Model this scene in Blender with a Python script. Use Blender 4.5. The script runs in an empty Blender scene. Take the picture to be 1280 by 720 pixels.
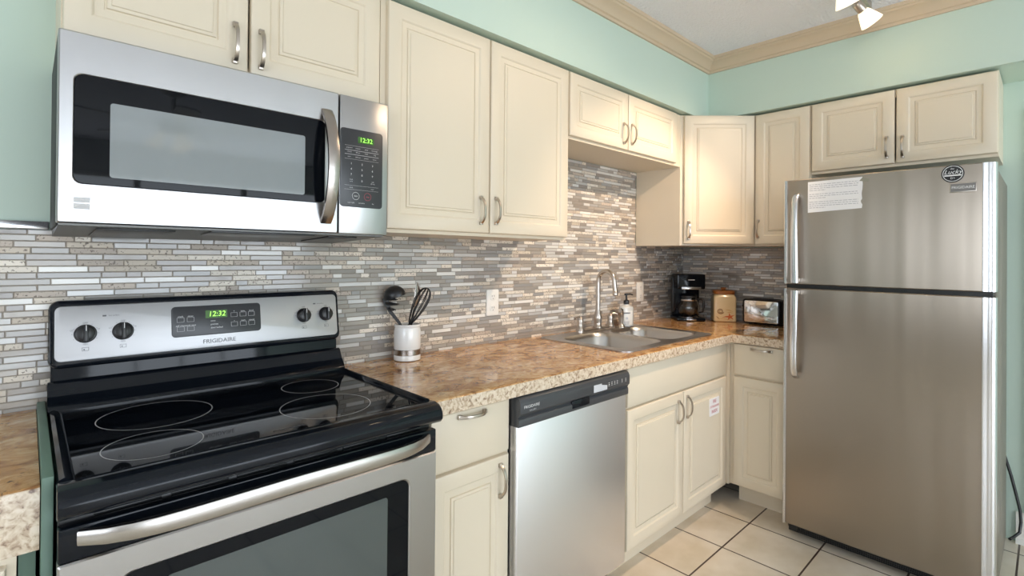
import bpy, bmesh, math, random
from mathutils import Vector, Matrix
random.seed(7)
R = math.radians
SC = bpy.context.scene
COL = SC.collection

# ------------------------------------------------------------------ camera
CAM = Vector((-3.3814, -1.7969, 1.3134))
YAW, PITCH, ROLL, FPX, SY = 0.81161, 0.00509, 0.0088, 638.01, -42.27
fw = Vector((math.cos(YAW)*math.cos(PITCH), math.sin(YAW)*math.cos(PITCH), math.sin(PITCH)))
rt = Vector((math.sin(YAW), -math.cos(YAW), 0)); up = rt.cross(fw)
rt2 = rt*math.cos(ROLL) + up*math.sin(ROLL); up2 = -rt*math.sin(ROLL) + up*math.cos(ROLL)
cd = bpy.data.cameras.new('camera'); cam = bpy.data.objects.new('camera', cd); COL.objects.link(cam)
m = Matrix.Identity(4)
for i in range(3):
    m[i][0] = rt2[i]; m[i][1] = up2[i]; m[i][2] = -fw[i]; m[i][3] = CAM[i]
cam.matrix_world = m
cd.sensor_width = 36; cd.lens = FPX/1280*36; cd.shift_y = SY/1280; cd.clip_start = .02
SC.camera = cam

# ------------------------------------------------------------------ world, exposure, lights
SC.view_settings.view_transform = 'Standard'; SC.view_settings.look = 'None'
SC.view_settings.exposure = 0.27; SC.view_settings.gamma = 1.0; SC.view_settings.use_curve_mapping = False
SC.cycles.max_bounces = 9; SC.cycles.diffuse_bounces = 6; SC.cycles.glossy_bounces = 5
SC.cycles.transmission_bounces = 6; SC.cycles.caustics_reflective = False; SC.cycles.caustics_refractive = False
SC.cycles.sample_clamp_indirect = 6.0
W = bpy.data.worlds.new('sky'); SC.world = W; W.use_nodes = True
bg = W.node_tree.nodes['Background']; bg.inputs[0].default_value = (0.86, 0.95, 1.05, 1); bg.inputs[1].default_value = 4.6

def area(name, loc, rot, sx, sy, power=0, color=(1,1,1), portal=False):
    l = bpy.data.lights.new(name, 'AREA'); l.shape = 'RECTANGLE'; l.size = sx; l.size_y = sy; l.energy = power; l.color = color
    if portal: l.cycles.is_portal = True
    o = bpy.data.objects.new(name, l); COL.objects.link(o); o.location = loc; o.rotation_euler = rot
    return o
ROOM_X0, ROOM_Y0, CEIL = -7.0, -6.0, 2.53
# daylight enters by the glazed opening in the wall behind the camera and by a window in the far left wall
area('daylight_patio', (-2.5, ROOM_Y0-.02, 1.12), (R(90), 0, 0), 4.4, 2.2, portal=True)
area('daylight_side', (ROOM_X0-.02, -3.0, 1.45), (0, R(-90), 0), 1.6, 3.0, portal=True)
LAMP_W = 15.0
LAMP_COL = (1.0, 0.74, 0.52)

# ------------------------------------------------------------------ materials
def nd(t, kind, **kw):
    n = t.nodes.new(kind)
    for k, v in kw.items(): setattr(n, k, v)
    return n
def srgb(r, g, b):
    f = lambda c: (c/255/12.92) if c/255 <= .04045 else ((c/255+.055)/1.055)**2.4
    return (f(r), f(g), f(b), 1)
def mat(name, col, rough=.5, metal=0.0, coat=0.0, spec=.5, emit=None, estr=0):
    mm = bpy.data.materials.new(name); mm.use_nodes = True
    p = mm.node_tree.nodes['Principled BSDF']
    p.inputs['Base Color'].default_value = col; p.inputs['Roughness'].default_value = rough
    p.inputs['Metallic'].default_value = metal; p.inputs['Coat Weight'].default_value = coat
    p.inputs['Coat Roughness'].default_value = .05
    p.inputs['Specular IOR Level'].default_value = spec
    if emit: p.inputs['Emission Color'].default_value = emit; p.inputs['Emission Strength'].default_value = estr
    return mm
def P(mm): return mm.node_tree.nodes['Principled BSDF']
def noise_bump(mm, scale, strength, dist=.002, stretch=(1,1,1), detail=3):
    t = mm.node_tree; tc = nd(t, 'ShaderNodeTexCoord'); mp = nd(t, 'ShaderNodeMapping'); mp.inputs['Scale'].default_value = stretch
    n = nd(t, 'ShaderNodeTexNoise'); n.inputs['Scale'].default_value = scale; n.inputs['Detail'].default_value = detail
    b = nd(t, 'ShaderNodeBump'); b.inputs['Strength'].default_value = strength; b.inputs['Distance'].default_value = dist
    t.links.new(tc.outputs['Object'], mp.inputs[0]); t.links.new(mp.outputs[0], n.inputs['Vector'])
    t.links.new(n.outputs['Fac'], b.inputs['Height']); t.links.new(b.outputs[0], P(mm).inputs['Normal'])
    return n
def mottled(name, stops, scale, rough, detail=4, stretch=(1,1,1), bump=0, coat=0, metal=0, dist=0.0):
    mm = mat(name, stops[0][1], rough, metal, coat); t = mm.node_tree
    tc = nd(t, 'ShaderNodeTexCoord'); mp = nd(t, 'ShaderNodeMapping'); mp.inputs['Scale'].default_value = stretch
    n = nd(t, 'ShaderNodeTexNoise'); n.inputs['Scale'].default_value = scale; n.inputs['Detail'].default_value = detail
    n.inputs['Distortion'].default_value = dist
    cr = nd(t, 'ShaderNodeValToRGB'); el = cr.color_ramp.elements
    while len(el) < len(stops): el.new(.5)
    for e, (p, c) in zip(el, stops): e.position = p; e.color = c
    t.links.new(tc.outputs['Object'], mp.inputs[0]); t.links.new(mp.outputs[0], n.inputs['Vector'])
    t.links.new(n.outputs['Fac'], cr.inputs[0]); t.links.new(cr.outputs[0], P(mm).inputs['Base Color'])
    if bump:
        b = nd(t, 'ShaderNodeBump'); b.inputs['Strength'].default_value = bump; b.inputs['Distance'].default_value = .002
        t.links.new(n.outputs['Fac'], b.inputs['Height']); t.links.new(b.outputs[0], P(mm).inputs['Normal'])
    return mm
def brushed(name, col, r0, r1, stretch, bump=.006, wav=(2.2, 2.2, 2.2), wamp=.05, aniso=0.0, arot=0.0):
    """brushed sheet metal: fine grain along one direction"""
    mm = mat(name, col, r0, 1.0); t = mm.node_tree
    tc = nd(t, 'ShaderNodeTexCoord'); mp = nd(t, 'ShaderNodeMapping'); mp.inputs['Scale'].default_value = stretch
    n = nd(t, 'ShaderNodeTexNoise'); n.inputs['Scale'].default_value = 1.0; n.inputs['Detail'].default_value = 5
    mr = nd(t, 'ShaderNodeMapRange'); mr.inputs['To Min'].default_value = r0; mr.inputs['To Max'].default_value = r1
    b = nd(t, 'ShaderNodeBump'); b.inputs['Strength'].default_value = bump; b.inputs['Distance'].default_value = .001
    t.links.new(tc.outputs['Object'], mp.inputs[0]); t.links.new(mp.outputs[0], n.inputs['Vector'])
    t.links.new(n.outputs['Fac'], mr.inputs['Value']); t.links.new(mr.outputs[0], P(mm).inputs['Roughness'])
    mp2 = nd(t, 'ShaderNodeMapping'); mp2.inputs['Scale'].default_value = wav
    n2 = nd(t, 'ShaderNodeTexNoise'); n2.inputs['Scale'].default_value = 1.0; n2.inputs['Detail'].default_value = 1
    b2 = nd(t, 'ShaderNodeBump'); b2.inputs['Strength'].default_value = wamp; b2.inputs['Distance'].default_value = .05
    t.links.new(tc.outputs['Object'], mp2.inputs[0]); t.links.new(mp2.outputs[0], n2.inputs['Vector'])
    t.links.new(n2.outputs['Fac'], b2.inputs['Height']); t.links.new(b2.outputs[0], b.inputs['Normal'])
    t.links.new(n.outputs['Fac'], b.inputs['Height']); t.links.new(b.outputs[0], P(mm).inputs['Normal'])
    if aniso:
        tg = nd(t, 'ShaderNodeTangent'); tg.direction_type = 'RADIAL'; tg.axis = 'Z'
        P(mm).inputs['Anisotropic'].default_value = aniso; P(mm).inputs['Anisotropic Rotation'].default_value = arot
        t.links.new(tg.outputs[0], P(mm).inputs['Tangent'])
    return mm

M = {}
M['green'] = mat('mint_wall_paint', srgb(196, 215, 203), .55); noise_bump(M['green'], 60, .08)
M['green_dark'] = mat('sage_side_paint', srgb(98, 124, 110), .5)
M['white_wall'] = mat('off_white_wall_paint', srgb(230, 230, 228), .6)
M['tan_wall'] = mat('taupe_wall_paint', srgb(172, 164, 154), .6)
M['ceiling'] = mat('textured_ceiling_paint', srgb(240, 240, 246), .9); noise_bump(M['ceiling'], 70, .9, .012, detail=4)
M['crown'] = mat('tan_trim_paint', srgb(205, 186, 160), .45)
M['cream'] = mat('cream_cabinet_paint', srgb(222, 210, 189), .38)
M['cream_in'] = mat('cabinet_inner_board', srgb(196, 176, 138), .6)
M['white_trim'] = mat('white_trim_paint', srgb(232, 230, 222), .45)
M['steel'] = brushed('brushed_stainless_steel', (.49, .485, .485, 1), .275, .31, (2, 2, 900), bump=.0, aniso=.7)
M['dishwasher_steel'] = brushed('dishwasher_stainless_steel', (.88, .88, .91, 1), .36, .40, (2, 2, 900), bump=.0)
M['satin_steel'] = brushed('satin_panel_steel', (.50, .50, .51, 1), .44, .5, (3, 3, 300))
M['steel_h'] = brushed('stainless_sheet', (.50, .50, .505, 1), .27, .305, (2, 2, 900), bump=.0, wav=(7, 7, 1.5), wamp=.07)
M['fridge_steel'] = brushed('fridge_stainless_steel', (.345, .295, .245, 1), .27, .30, (160, 160, 2), .0, wav=(9, 9, .7), wamp=.10, aniso=.75)
M['under_metal'] = mat('grey_sheet_metal', (.16, .16, .155, 1), .45, .8)
M['chrome'] = mat('bright_metal', (.80, .80, .81, 1), .08, 1)
M['chrome_soft'] = mat('soft_bright_metal', (.74, .74, .76, 1), .2, 1)
M['bowl_steel'] = mat('satin_bowl_steel', (.56, .55, .53, 1), .3, 1)
M['nickel'] = mat('brushed_nickel', (.53, .475, .42, 1), .28, 1)
M['handle_steel'] = mat('satin_handle_steel', (.50, .475, .45, 1), .27, 1)
M['bronze'] = mat('dark_stainless', (.42, .38, .35, 1), .24, 1)
M['black_gloss'] = mat('black_enamel', (.005, .007, .011, 1), .085, 0, .0, .28)
M['black_glass'] = mat('black_glass', (.003, .004, .006, 1), .03, 0, .0, .2)
M['black'] = mat('black_plastic', (.012, .012, .013, 1), .35)
M['black_matte'] = mat('matte_black_plastic', (.02, .02, .021, 1), .6)
M['charcoal_panel'] = mat('dark_grey_panel_plastic', (.055, .058, .064, 1), .28)
M['charcoal'] = mat('charcoal_plastic', (.035, .037, .042, 1), .3)
M['grey_print'] = mat('grey_print', (.55, .55, .56, 1), .5)
M['badge_plate'] = mat('badge_plate_grey', (.2, .19, .185, 1), .4)
M['note_print'] = mat('note_print', (.42, .41, .44, 1), .7)
M['dark_print'] = mat('dark_print', (.12, .12, .13, 1), .5)
M['white_print'] = mat('white_print', (.8, .8, .8, 1), .5)
M['red_print'] = mat('red_print', srgb(200, 80, 96), .5)
M['led'] = mat('green_display_digits', (.1, .5, .05, 1), .4, emit=(.45, 1, .12, 1), estr=1.3)
M['led_back'] = mat('green_display_back', (.01, .04, .008, 1), .2, emit=(.1, .3, .03, 1), estr=.25)
M['mesh_screen'] = mat('oven_screen_glass', (.24, .265, .275, 1), .05, 0, .3)
M['oven_window'] = mat('oven_window_glass', (.07, .085, .083, 1), .05, 0, .0, .8)  # floor's reflection in the pane is put into this lighter grey base
M['white_ceramic'] = mat('white_ceramic', srgb(238, 238, 236), .15, 0, .5)
M['white_plastic'] = mat('white_plastic', srgb(236, 236, 232), .35)
M['paper'] = mat('white_paper', srgb(236, 234, 234), .8)
M['tape'] = mat('clear_tape', srgb(150, 145, 130), .2)
M['label_grey'] = mat('silver_label', srgb(205, 208, 214), .4)
M['wood_lid'] = mottled('orange_wood', [(.3, srgb(150, 86, 36)), (.7, srgb(196, 128, 66))], 9, .35, stretch=(1, 1, 8))
M['glaze'] = mottled('cream_glaze', [(.3, srgb(214, 190, 146)), (.7, srgb(226, 205, 164))], 7, .2, coat=.4)
M['shell_paint'] = mat('brown_shell_print', srgb(140, 96, 46), .4)
M['star_paint'] = mat('orange_starfish_print', srgb(196, 98, 46), .4)
M['sand_paint'] = mat('sand_print', srgb(200, 160, 100), .4)
M['coffee'] = mat('brown_coffee_stain', srgb(150, 110, 80), .2)
M['bottle'] = mat('clear_soap_bottle', srgb(215, 218, 216), .12, 0, .6)
M['fridge_side'] = mottled('fridge_side_paint', [(.3, srgb(98, 92, 80)), (.7, srgb(124, 116, 102))], 2.5, .32)
M['grout'] = mat('mosaic_grout', srgb(150, 142, 132), .8)
def clear_glass():
    mm = mat('clear_glass', (1, 1, 1, 1), .02); p = P(mm); p.inputs['Transmission Weight'].default_value = 1; p.inputs['IOR'].default_value = 1.45
    return mm
M['glass'] = clear_glass()
def shade_glass():
    mm = mat('frosted_shade_glass', srgb(250, 240, 225), .4, emit=(1, .86, .62, 1), estr=.9)
    return mm
M['shade'] = shade_glass()
M['bulb'] = mat('lit_bulb', (1, .9, .7, 1), .4, emit=(1, .80, .5, 1), estr=12)

def countertop():
    mm = mat('brown_stone_laminate', srgb(170, 125, 75), .14, 0, .3); t = mm.node_tree
    tc = nd(t, 'ShaderNodeTexCoord'); mp = nd(t, 'ShaderNodeMapping'); mp.inputs['Scale'].default_value = (1, 1.3, 1)
    t.links.new(tc.outputs['Object'], mp.inputs[0])
    n1 = nd(t, 'ShaderNodeTexNoise'); n1.inputs['Scale'].default_value = 15; n1.inputs['Detail'].default_value = 8; n1.inputs['Roughness'].default_value = .65; n1.inputs['Distortion'].default_value = .9
    t.links.new(mp.outputs[0], n1.inputs['Vector'])
    cr = nd(t, 'ShaderNodeValToRGB'); el = cr.color_ramp.elements
    st = [(.26, srgb(104, 68, 42)), (.40, srgb(158, 108, 60)), (.50, srgb(194, 148, 94)), (.60, srgb(214, 180, 134)), (.74, srgb(224, 206, 176))]
    while len(el) < len(st): el.new(.5)
    for e, (p, c) in zip(el, st): e.position = p; e.color = c
    t.links.new(n1.outputs['Fac'], cr.inputs[0])
    n2 = nd(t, 'ShaderNodeTexNoise'); n2.inputs['Scale'].default_value = 60; n2.inputs['Detail'].default_value = 6; n2.inputs['Roughness'].default_value = .7
    t.links.new(mp.outputs[0], n2.inputs['Vector'])
    c2 = nd(t, 'ShaderNodeValToRGB'); c2.color_ramp.elements[0].position = .33; c2.color_ramp.elements[0].color = (1, 1, 1, 1)
    c2.color_ramp.elements[1].position = .40; c2.color_ramp.elements[1].color = (0, 0, 0, 1)
    t.links.new(n2.outputs['Fac'], c2.inputs[0])
    mx = nd(t, 'ShaderNodeMixRGB'); mx.inputs[2].default_value = srgb(64, 42, 30)
    t.links.new(c2.outputs[0], mx.inputs[0]); t.links.new(cr.outputs[0], mx.inputs[1]); t.links.new(mx.outputs[0], P(mm).inputs['Base Color'])
    return mm
M['counter'] = countertop()
M['counter_edge'] = mottled('daylit_stone_laminate_edge', [(.29, srgb(110, 86, 72)), (.40, srgb(184, 160, 136)), (.52, srgb(214, 196, 172)), (.66, srgb(228, 214, 196)), (.8, srgb(206, 176, 140))], 85, .25, detail=7, dist=.7)  # top's laminate again, daylight on the front painted in as paler colour

def floor_mat():
    mm = mat('beige_floor_tile', srgb(205, 192, 174), .3); t = mm.node_tree
    tc = nd(t, 'ShaderNodeTexCoord'); mp = nd(t, 'ShaderNodeMapping'); mp.inputs['Location'].default_value = (.766+.31*40+.155*0, .773+.31*40, 0)
    t.links.new(tc.outputs['Object'], mp.inputs[0])
    b = nd(t, 'ShaderNodeTexBrick'); b.offset = 0; b.squash = 1; b.inputs['Scale'].default_value = 1
    b.inputs['Brick Width'].default_value = .31; b.inputs['Row Height'].default_value = .31; b.inputs['Mortar Size'].default_value = .0038
    b.inputs['Mortar Smooth'].default_value = .1; b.inputs['Bias'].default_value = 0
    t.links.new(mp.outputs[0], b.inputs['Vector'])
    n = nd(t, 'ShaderNodeTexNoise'); n.inputs['Scale'].default_value = 5; n.inputs['Detail'].default_value = 6
    t.links.new(tc.outputs['Object'], n.inputs['Vector'])
    cr = nd(t, 'ShaderNodeValToRGB'); e = cr.color_ramp.elements; e[0].position = .35; e[0].color = srgb(210, 196, 174); e[1].position = .65; e[1].color = srgb(229, 218, 202)
    t.links.new(n.outputs['Fac'], cr.inputs[0])
    t.links.new(cr.outputs[0], b.inputs['Color1']); t.links.new(cr.outputs[0], b.inputs['Color2']); b.inputs['Mortar'].default_value = srgb(72, 54, 44)
    t.links.new(b.outputs['Color'], P(mm).inputs['Base Color'])
    bp = nd(t, 'ShaderNodeBump'); bp.inputs['Strength'].default_value = .5; bp.inputs['Distance'].default_value = .002; bp.invert = True
    t.links.new(b.outputs['Fac'], bp.inputs['Height']); t.links.new(bp.outputs[0], P(mm).inputs['Normal'])
    return mm
M['floor'] = floor_mat()

def tile_mat(name, rough, coat, pits=False, metal=0.0):
    mm = mat(name, (1, 1, 1, 1), rough, metal, coat); t = mm.node_tree
    at = nd(t, 'ShaderNodeAttribute', attribute_name='tile_tint')
    if pits:
        tc = nd(t, 'ShaderNodeTexCoord'); n = nd(t, 'ShaderNodeTexNoise'); n.inputs['Scale'].default_value = 160; n.inputs['Detail'].default_value = 3
        cr = nd(t, 'ShaderNodeValToRGB'); e = cr.color_ramp.elements; e[0].position = .34; e[0].color = (.35, .32, .3, 1); e[1].position = .42; e[1].color = (1, 1, 1, 1)
        mx = nd(t, 'ShaderNodeMixRGB', blend_type='MULTIPLY'); mx.inputs[0].default_value = 1
        t.links.new(tc.outputs['Object'], n.inputs['Vector']); t.links.new(n.outputs['Fac'], cr.inputs[0])
        t.links.new(at.outputs['Color'], mx.inputs[1]); t.links.new(cr.outputs[0], mx.inputs[2]); t.links.new(mx.outputs[0], P(mm).inputs['Base Color'])
    else:
        t.links.new(at.outputs['Color'], P(mm).inputs['Base Color'])
    return mm
M['tile_glass'] = tile_mat('glass_mosaic_strip', .12, .4)
M['tile_stone'] = tile_mat('travertine_mosaic_strip', .45, 0, True)
M['tile_metal'] = tile_mat('pale_glass_mosaic_strip', .18, .4)

# ------------------------------------------------------------------ mesh helpers
def F1(y):   # front facing -y: u = x, w = z, n = out of the face
    return lambda u, w, n: Vector((u, y-n, w))
def F2(x):   # front facing -x: u = -y (to the right in the photo)
    return lambda u, w, n: Vector((x-n, -u, w))
def FD(o, ang):  # upright front in any direction; u runs along ang
    c, s = math.cos(ang), math.sin(ang)
    return lambda u, w, n: Vector((o[0]+u*c+n*s, o[1]+u*s-n*c, w))

class MB:
    def __init__(self): self.bm = bmesh.new(); self.mats = []
    def mi(self, m):
        if m is None: return 0
        if m not in self.mats: self.mats.append(m)
        return self.mats.index(m)
    def quad(self, vs, m=None):
        try: f = self.bm.faces.new([self.bm.verts.new(v) for v in vs])
        except ValueError: return
        f.material_index = self.mi(m)
    def merge(self, b, m=None):
        k = self.mi(m)
        vm = {v: self.bm.verts.new(v.co) for v in b.verts}
        for f in b.faces:
            nf = self.bm.faces.new([vm[v] for v in f.verts]); nf.material_index = k
        b.free()
    def box(self, F, u0, u1, w0, w1, n0, n1, bev=0.0, m=None, seg=2):
        b = bmesh.new()
        v = [b.verts.new(F(u, w, n)) for u in (u0, u1) for w in (w0, w1) for n in (n0, n1)]
        for q in ((0,1,3,2),(4,6,7,5),(0,4,5,1),(2,3,7,6),(0,2,6,4),(1,5,7,3)): b.faces.new([v[i] for i in q])
        if bev: bmesh.ops.bevel(b, geom=b.edges[:], offset=bev, segments=seg, affect='EDGES', profile=.5)
        self.merge(b, m); return self
    def rings(self, rings, m=None, cap0=True, cap1=True, closed=True):
        k = self.mi(m); bm = self.bm
        R_ = [[bm.verts.new(p) for p in r] for r in rings]
        n = len(R_[0])
        for a, b in zip(R_, R_[1:]):
            for i in range(n if closed else n-1):
                j = (i+1) % n
                try: f = bm.faces.new((a[i], a[j], b[j], b[i])); f.material_index = k
                except ValueError: pass
        if cap0: f = bm.faces.new(list(reversed(R_[0]))); f.material_index = k
        if cap1: f = bm.faces.new(R_[-1]); f.material_index = k
        return self
    def panel(self, F, u0, u1, w0, w1, prof, m=None):
        """nested rectangles: prof = [(inset, height)]"""
        self.rings([[F(u0+i, w0+i, h), F(u1-i, w0+i, h), F(u1-i, w1-i, h), F(u0+i, w1-i, h)] for i, h in prof], m)
        return self
    def rrect(self, F, u0, u1, w0, w1, r, n0, n1, bev=0.0, m=None, seg=5):
        def ring(i, n):
            pts = []; rr = max(r-i, .0005)
            for cx, cy, a0 in ((u1-i-rr, w1-i-rr, 0), (u0+i+rr, w1-i-rr, 90), (u0+i+rr, w0+i+rr, 180), (u1-i-rr, w0+i+rr, 270)):
                for k in range(seg+1):
                    a = R(a0+90*k/seg); pts.append(F(cx+rr*math.cos(a), cy+rr*math.sin(a), n))
            return pts
        rs = [ring(0, n0), ring(0, n1-bev)]
        if bev: rs += [ring(bev*.3, n1-bev*.3), ring(bev, n1)]
        return self.rings(rs, m)
    def frame(self, F, u0, u1, w0, w1, v0, v1, x0, x1, n0, n1, r, m=None, seg=6):
        """rounded plate u0..u1 x w0..w1 with a rounded rectangular hole v0..v1 x x0..x1"""
        def ring(a0, a1, b0, b1, rr, n):
            pts = []
            for cx, cy, g in ((a1-rr, b1-rr, 0), (a0+rr, b1-rr, 90), (a0+rr, b0+rr, 180), (a1-rr, b0+rr, 270)):
                for k in range(seg+1):
                    a = R(g+90*k/seg); pts.append(F(cx+rr*math.cos(a), cy+rr*math.sin(a), n))
            return pts
        e = .003
        self.rings([ring(v0, v1, x0, x1, r, n0), ring(u0, u1, w0, w1, .004, n0), ring(u0, u1, w0, w1, .004, n1-e), ring(u0+e, u1-e, w0+e, w1-e, .003, n1),
                    ring(v0-e, v1+e, x0-e, x1+e, r, n1), ring(v0, v1, x0, x1, r, n1-e), ring(v0, v1, x0, x1, r, n0)], m, False, False)
        return self
    def prism(self, pts, d, m=None, bev=0.0, seg=2):
        """closed outline swept along d"""
        b = bmesh.new(); d = Vector(d)
        a = [b.verts.new(Vector(p)) for p in pts]; c = [b.verts.new(Vector(p)+d) for p in pts]; n = len(pts)
        b.faces.new(a); b.faces.new(list(reversed(c)))
        for i in range(n): b.faces.new((a[i], c[i], c[(i+1) % n], a[(i+1) % n]))
        if bev: bmesh.ops.bevel(b, geom=b.edges[:], offset=bev, segments=seg, affect='EDGES', profile=.5)
        self.merge(b, m); return self
    def lathe(self, prof, c, m=None, seg=24, axis=None):
        c = Vector(c); q = Vector((0, 0, 1)).rotation_difference(Vector(axis)) if axis else None
        rs = []
        for r, z in prof:
            ring = []
            for k in range(seg):
                a = 2*math.pi*k/seg; p = Vector((max(r, 1e-4)*math.cos(a), max(r, 1e-4)*math.sin(a), z))
                ring.append(c + (q @ p if q else p))
            rs.append(ring)
        return self.rings(rs, m)
    def tube(self, path, r, m=None, seg=10, flat=None):
        """flat=(vector, half width): oval/flat strap section"""
        path = [Vector(p) for p in path]; n = len(path); rs = []
        ref = None
        for i, p in enumerate(path):
            t = (path[min(i+1, n-1)]-path[max(i-1, 0)]).normalized()
            rad = r[i] if isinstance(r, (list, tuple)) else r
            if flat: s = (flat[0]-t*flat[0].dot(t)).normalized(); hw = flat[1][i] if isinstance(flat[1], (list, tuple)) else flat[1]
            else:
                if ref is None: ref = t.orthogonal().normalized()
                s = (ref-t*ref.dot(t)).normalized(); ref = s; hw = rad
            b = t.cross(s)
            ring = []
            for k in range(seg):
                a = 2*math.pi*k/seg; ca, sa = math.cos(a), math.sin(a)
                if flat: ca = math.copysign(abs(ca)**.5, ca); sa = math.copysign(abs(sa)**.5, sa)
                ring.append(p + s*(hw*ca) + b*(rad*sa))
            rs.append(ring)
        return self.rings(rs, m)
    def text(self, F, s, u, w, size, n, m=None, align='CENTER', shear=0.0, depth=.0004, xs=1.0):
        k = self.mi(m)
        cu = bpy.data.curves.new('lettering', 'FONT'); cu.body = s; cu.size = size; cu.align_x = align; cu.align_y = 'CENTER'; cu.shear = shear
        cu.resolution_u = 2
        o = bpy.data.objects.new('lettering', cu); COL.objects.link(o)
        dg = bpy.context.evaluated_depsgraph_get(); dg.update()
        me = bpy.data.meshes.new_from_object(o.evaluated_get(dg))
        vs = [self.bm.verts.new(F(u+v.co.x*xs, w+v.co.y, n+depth)) for v in me.vertices]
        for p in me.polygons:
            try: f = self.bm.faces.new([vs[i] for i in p.vertices]); f.material_index = k
            except ValueError: pass
        bpy.data.objects.remove(o); bpy.data.curves.remove(cu); bpy.data.meshes.remove(me)
        return self
    def build(self, name, m=None, parent=None, smooth=40, normals=True):
        bm = self.bm
        off = parent_loc(parent) if parent else Vector((0, 0, 0))
        if parent:
            bmesh.ops.translate(bm, verts=bm.verts[:], vec=-off)
            org = None
        else:
            xs = [v.co.x for v in bm.verts]; ys = [v.co.y for v in bm.verts]; zs = [v.co.z for v in bm.verts]
            org = Vector(((min(xs)+max(xs))/2, (min(ys)+max(ys))/2, min(zs)))
            bmesh.ops.translate(bm, verts=bm.verts[:], vec=-org)
        if normals: bmesh.ops.recalc_face_normals(bm, faces=bm.faces[:])
        me = bpy.data.meshes.new(name); bm.to_mesh(me); bm.free()
        for mm in (self.mats if self.mats else [m]): me.materials.append(mm)
        if smooth:
            for p in me.polygons: p.use_smooth = True
            me.set_sharp_from_angle(angle=R(smooth))
        o = bpy.data.objects.new(name, me); COL.objects.link(o)
        if parent: o.parent = parent
        else: o.location = org
        return o
def parent_loc(p):
    v = Vector((0, 0, 0))
    while p: v += Vector(p.location); p = p.parent
    return v
def tag(o, label=None, cat=None, group=None, kind=None):
    for k, v in (('label', label), ('category', cat), ('group', group), ('kind', kind)):
        if v: o[k] = v
    return o
def thing(name, loc, label, cat, group=None):
    o = bpy.data.objects.new(name, None); o.empty_display_size = .05; COL.objects.link(o); o.location = loc
    return tag(o, label, cat, group)
def struct(name, mb, m=None, parent=None, smooth=40):
    o = mb.build(name, m, parent, smooth)
    if not parent: o['kind'] = 'structure'
    return o
ID = lambda u, w, n: Vector((u, w, n))      # plain x, y, z

# ------------------------------------------------------------------ the room
WT = .12
struct('floor', MB().box(ID, ROOM_X0-WT, WT, ROOM_Y0-WT, WT, -.08, 0), M['floor'])
# the floor is built in world coordinates so that its tile lines fall where they should
fl = bpy.data.objects['floor']; o_ = Vector(fl.location); fl.data.transform(Matrix.Translation(o_)); fl.location = (0, 0, 0)
struct('ceiling', MB().box(ID, ROOM_X0-WT, WT, ROOM_Y0-WT, WT, CEIL, CEIL+.08), M['ceiling'])
struct('wall_back', MB().box(ID, ROOM_X0-WT, WT, 0, WT, 0, CEIL), M['green'])
struct('wall_right', MB().box(ID, 0, WT, ROOM_Y0-WT, 0, 0, CEIL), M['green'])
# wall behind the camera with a wide glazed opening
PX0, PX1, PZ1 = -4.7, -.3, 2.2
w = MB()
w.box(ID, ROOM_X0-WT, PX0, ROOM_Y0-WT, ROOM_Y0, 0, CEIL); w.box(ID, PX1, 0, ROOM_Y0-WT, ROOM_Y0, 0, CEIL); w.box(ID, PX0, PX1, ROOM_Y0-WT, ROOM_Y0, PZ1, CEIL)
struct('wall_front', w, M['white_wall'])
w = MB(); WY0, WY1, WZ0, WZ1 = -4.5, -1.5, .65, 2.25
w.box(ID, ROOM_X0-WT, ROOM_X0, ROOM_Y0, WY0, 0, CEIL); w.box(ID, ROOM_X0-WT, ROOM_X0, WY1, 0, 0, CEIL)
w.box(ID, ROOM_X0-WT, ROOM_X0, WY0, WY1, 0, WZ0); w.box(ID, ROOM_X0-WT, ROOM_X0, WY0, WY1, WZ1, CEIL)
struct('wall_left', w, M['tan_wall'])
fr = MB(); g = F1(ROOM_Y0)
for a in (PX0, PX0+1.07, PX0+2.17, PX0+3.27, PX1-.06): fr.box(g, a, a+.06, 0, PZ1, .0, .06, .004)
fr.box(g, PX0, PX1, 0, .05, .002, .058, .004); fr.box(g, PX0, PX1, PZ1-.06, PZ1, .002, .058, .004)
struct('door_1', fr, M['white_trim'])
fr = MB(); g = lambda u, w, n: Vector((ROOM_X0+n, u, w))
for a in (WY0, (WY0+WY1)/2-.03, WY1-.06): fr.box(g, a, a+.06, WZ0, WZ1, -.06, .02, .004)
for a in (WZ0, WZ1-.06): fr.box(g, WY0+.001, WY1-.001, a, a+.06, -.058, .018, .004)
struct('window_1', fr, M['white_trim'])

# soffit above the wall cabinets (L shaped)
SOF, SZ = .342, 2.161
CABX0 = -3.334
struct('wall_soffit', MB().prism([(CABX0, 0, SZ), (0, 0, SZ), (0, ROOM_Y0, SZ), (-SOF, ROOM_Y0, SZ), (-SOF, -SOF, SZ), (CABX0, -SOF, SZ)], (0, 0, CEIL-SZ)), M['green'], smooth=0)
# crown moulding along the soffit: stepped and curved profile
CP = [(0, -.082), (.010, -.082), (.012, -.070), (.020, -.066), (.026, -.050), (.040, -.034), (.056, -.026), (.060, -.018), (.066, -.016), (.068, -.004), (.068, 0), (0, 0)]
def crown(pts_at, n):
    return pts_at
def crown_run(name, a, b, ma, mb_):
    """a,b ends on the soffit line; ma/mb: how the profile offset shifts along the run at each end (mitre)"""
    d = (Vector(b)-Vector(a)).normalized(); out = Vector((d.y, -d.x, 0))
    mb = MB(); R_ = []
    for p, k in ((Vector(a), ma), (Vector(b), mb_)):
        R_.append([p + out*o_ + d*(k*o_) + Vector((0, 0, z)) for o_, z in CP])
    mb.rings(R_); struct(name, mb, M['crown'], smooth=25)
crown_run('trim_1', (CABX0, -SOF, CEIL), (-SOF, -SOF, CEIL), 0, -1)
crown_run('trim_2', (-SOF, -SOF, CEIL), (-SOF, ROOM_Y0, CEIL), 1, 0)
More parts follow.
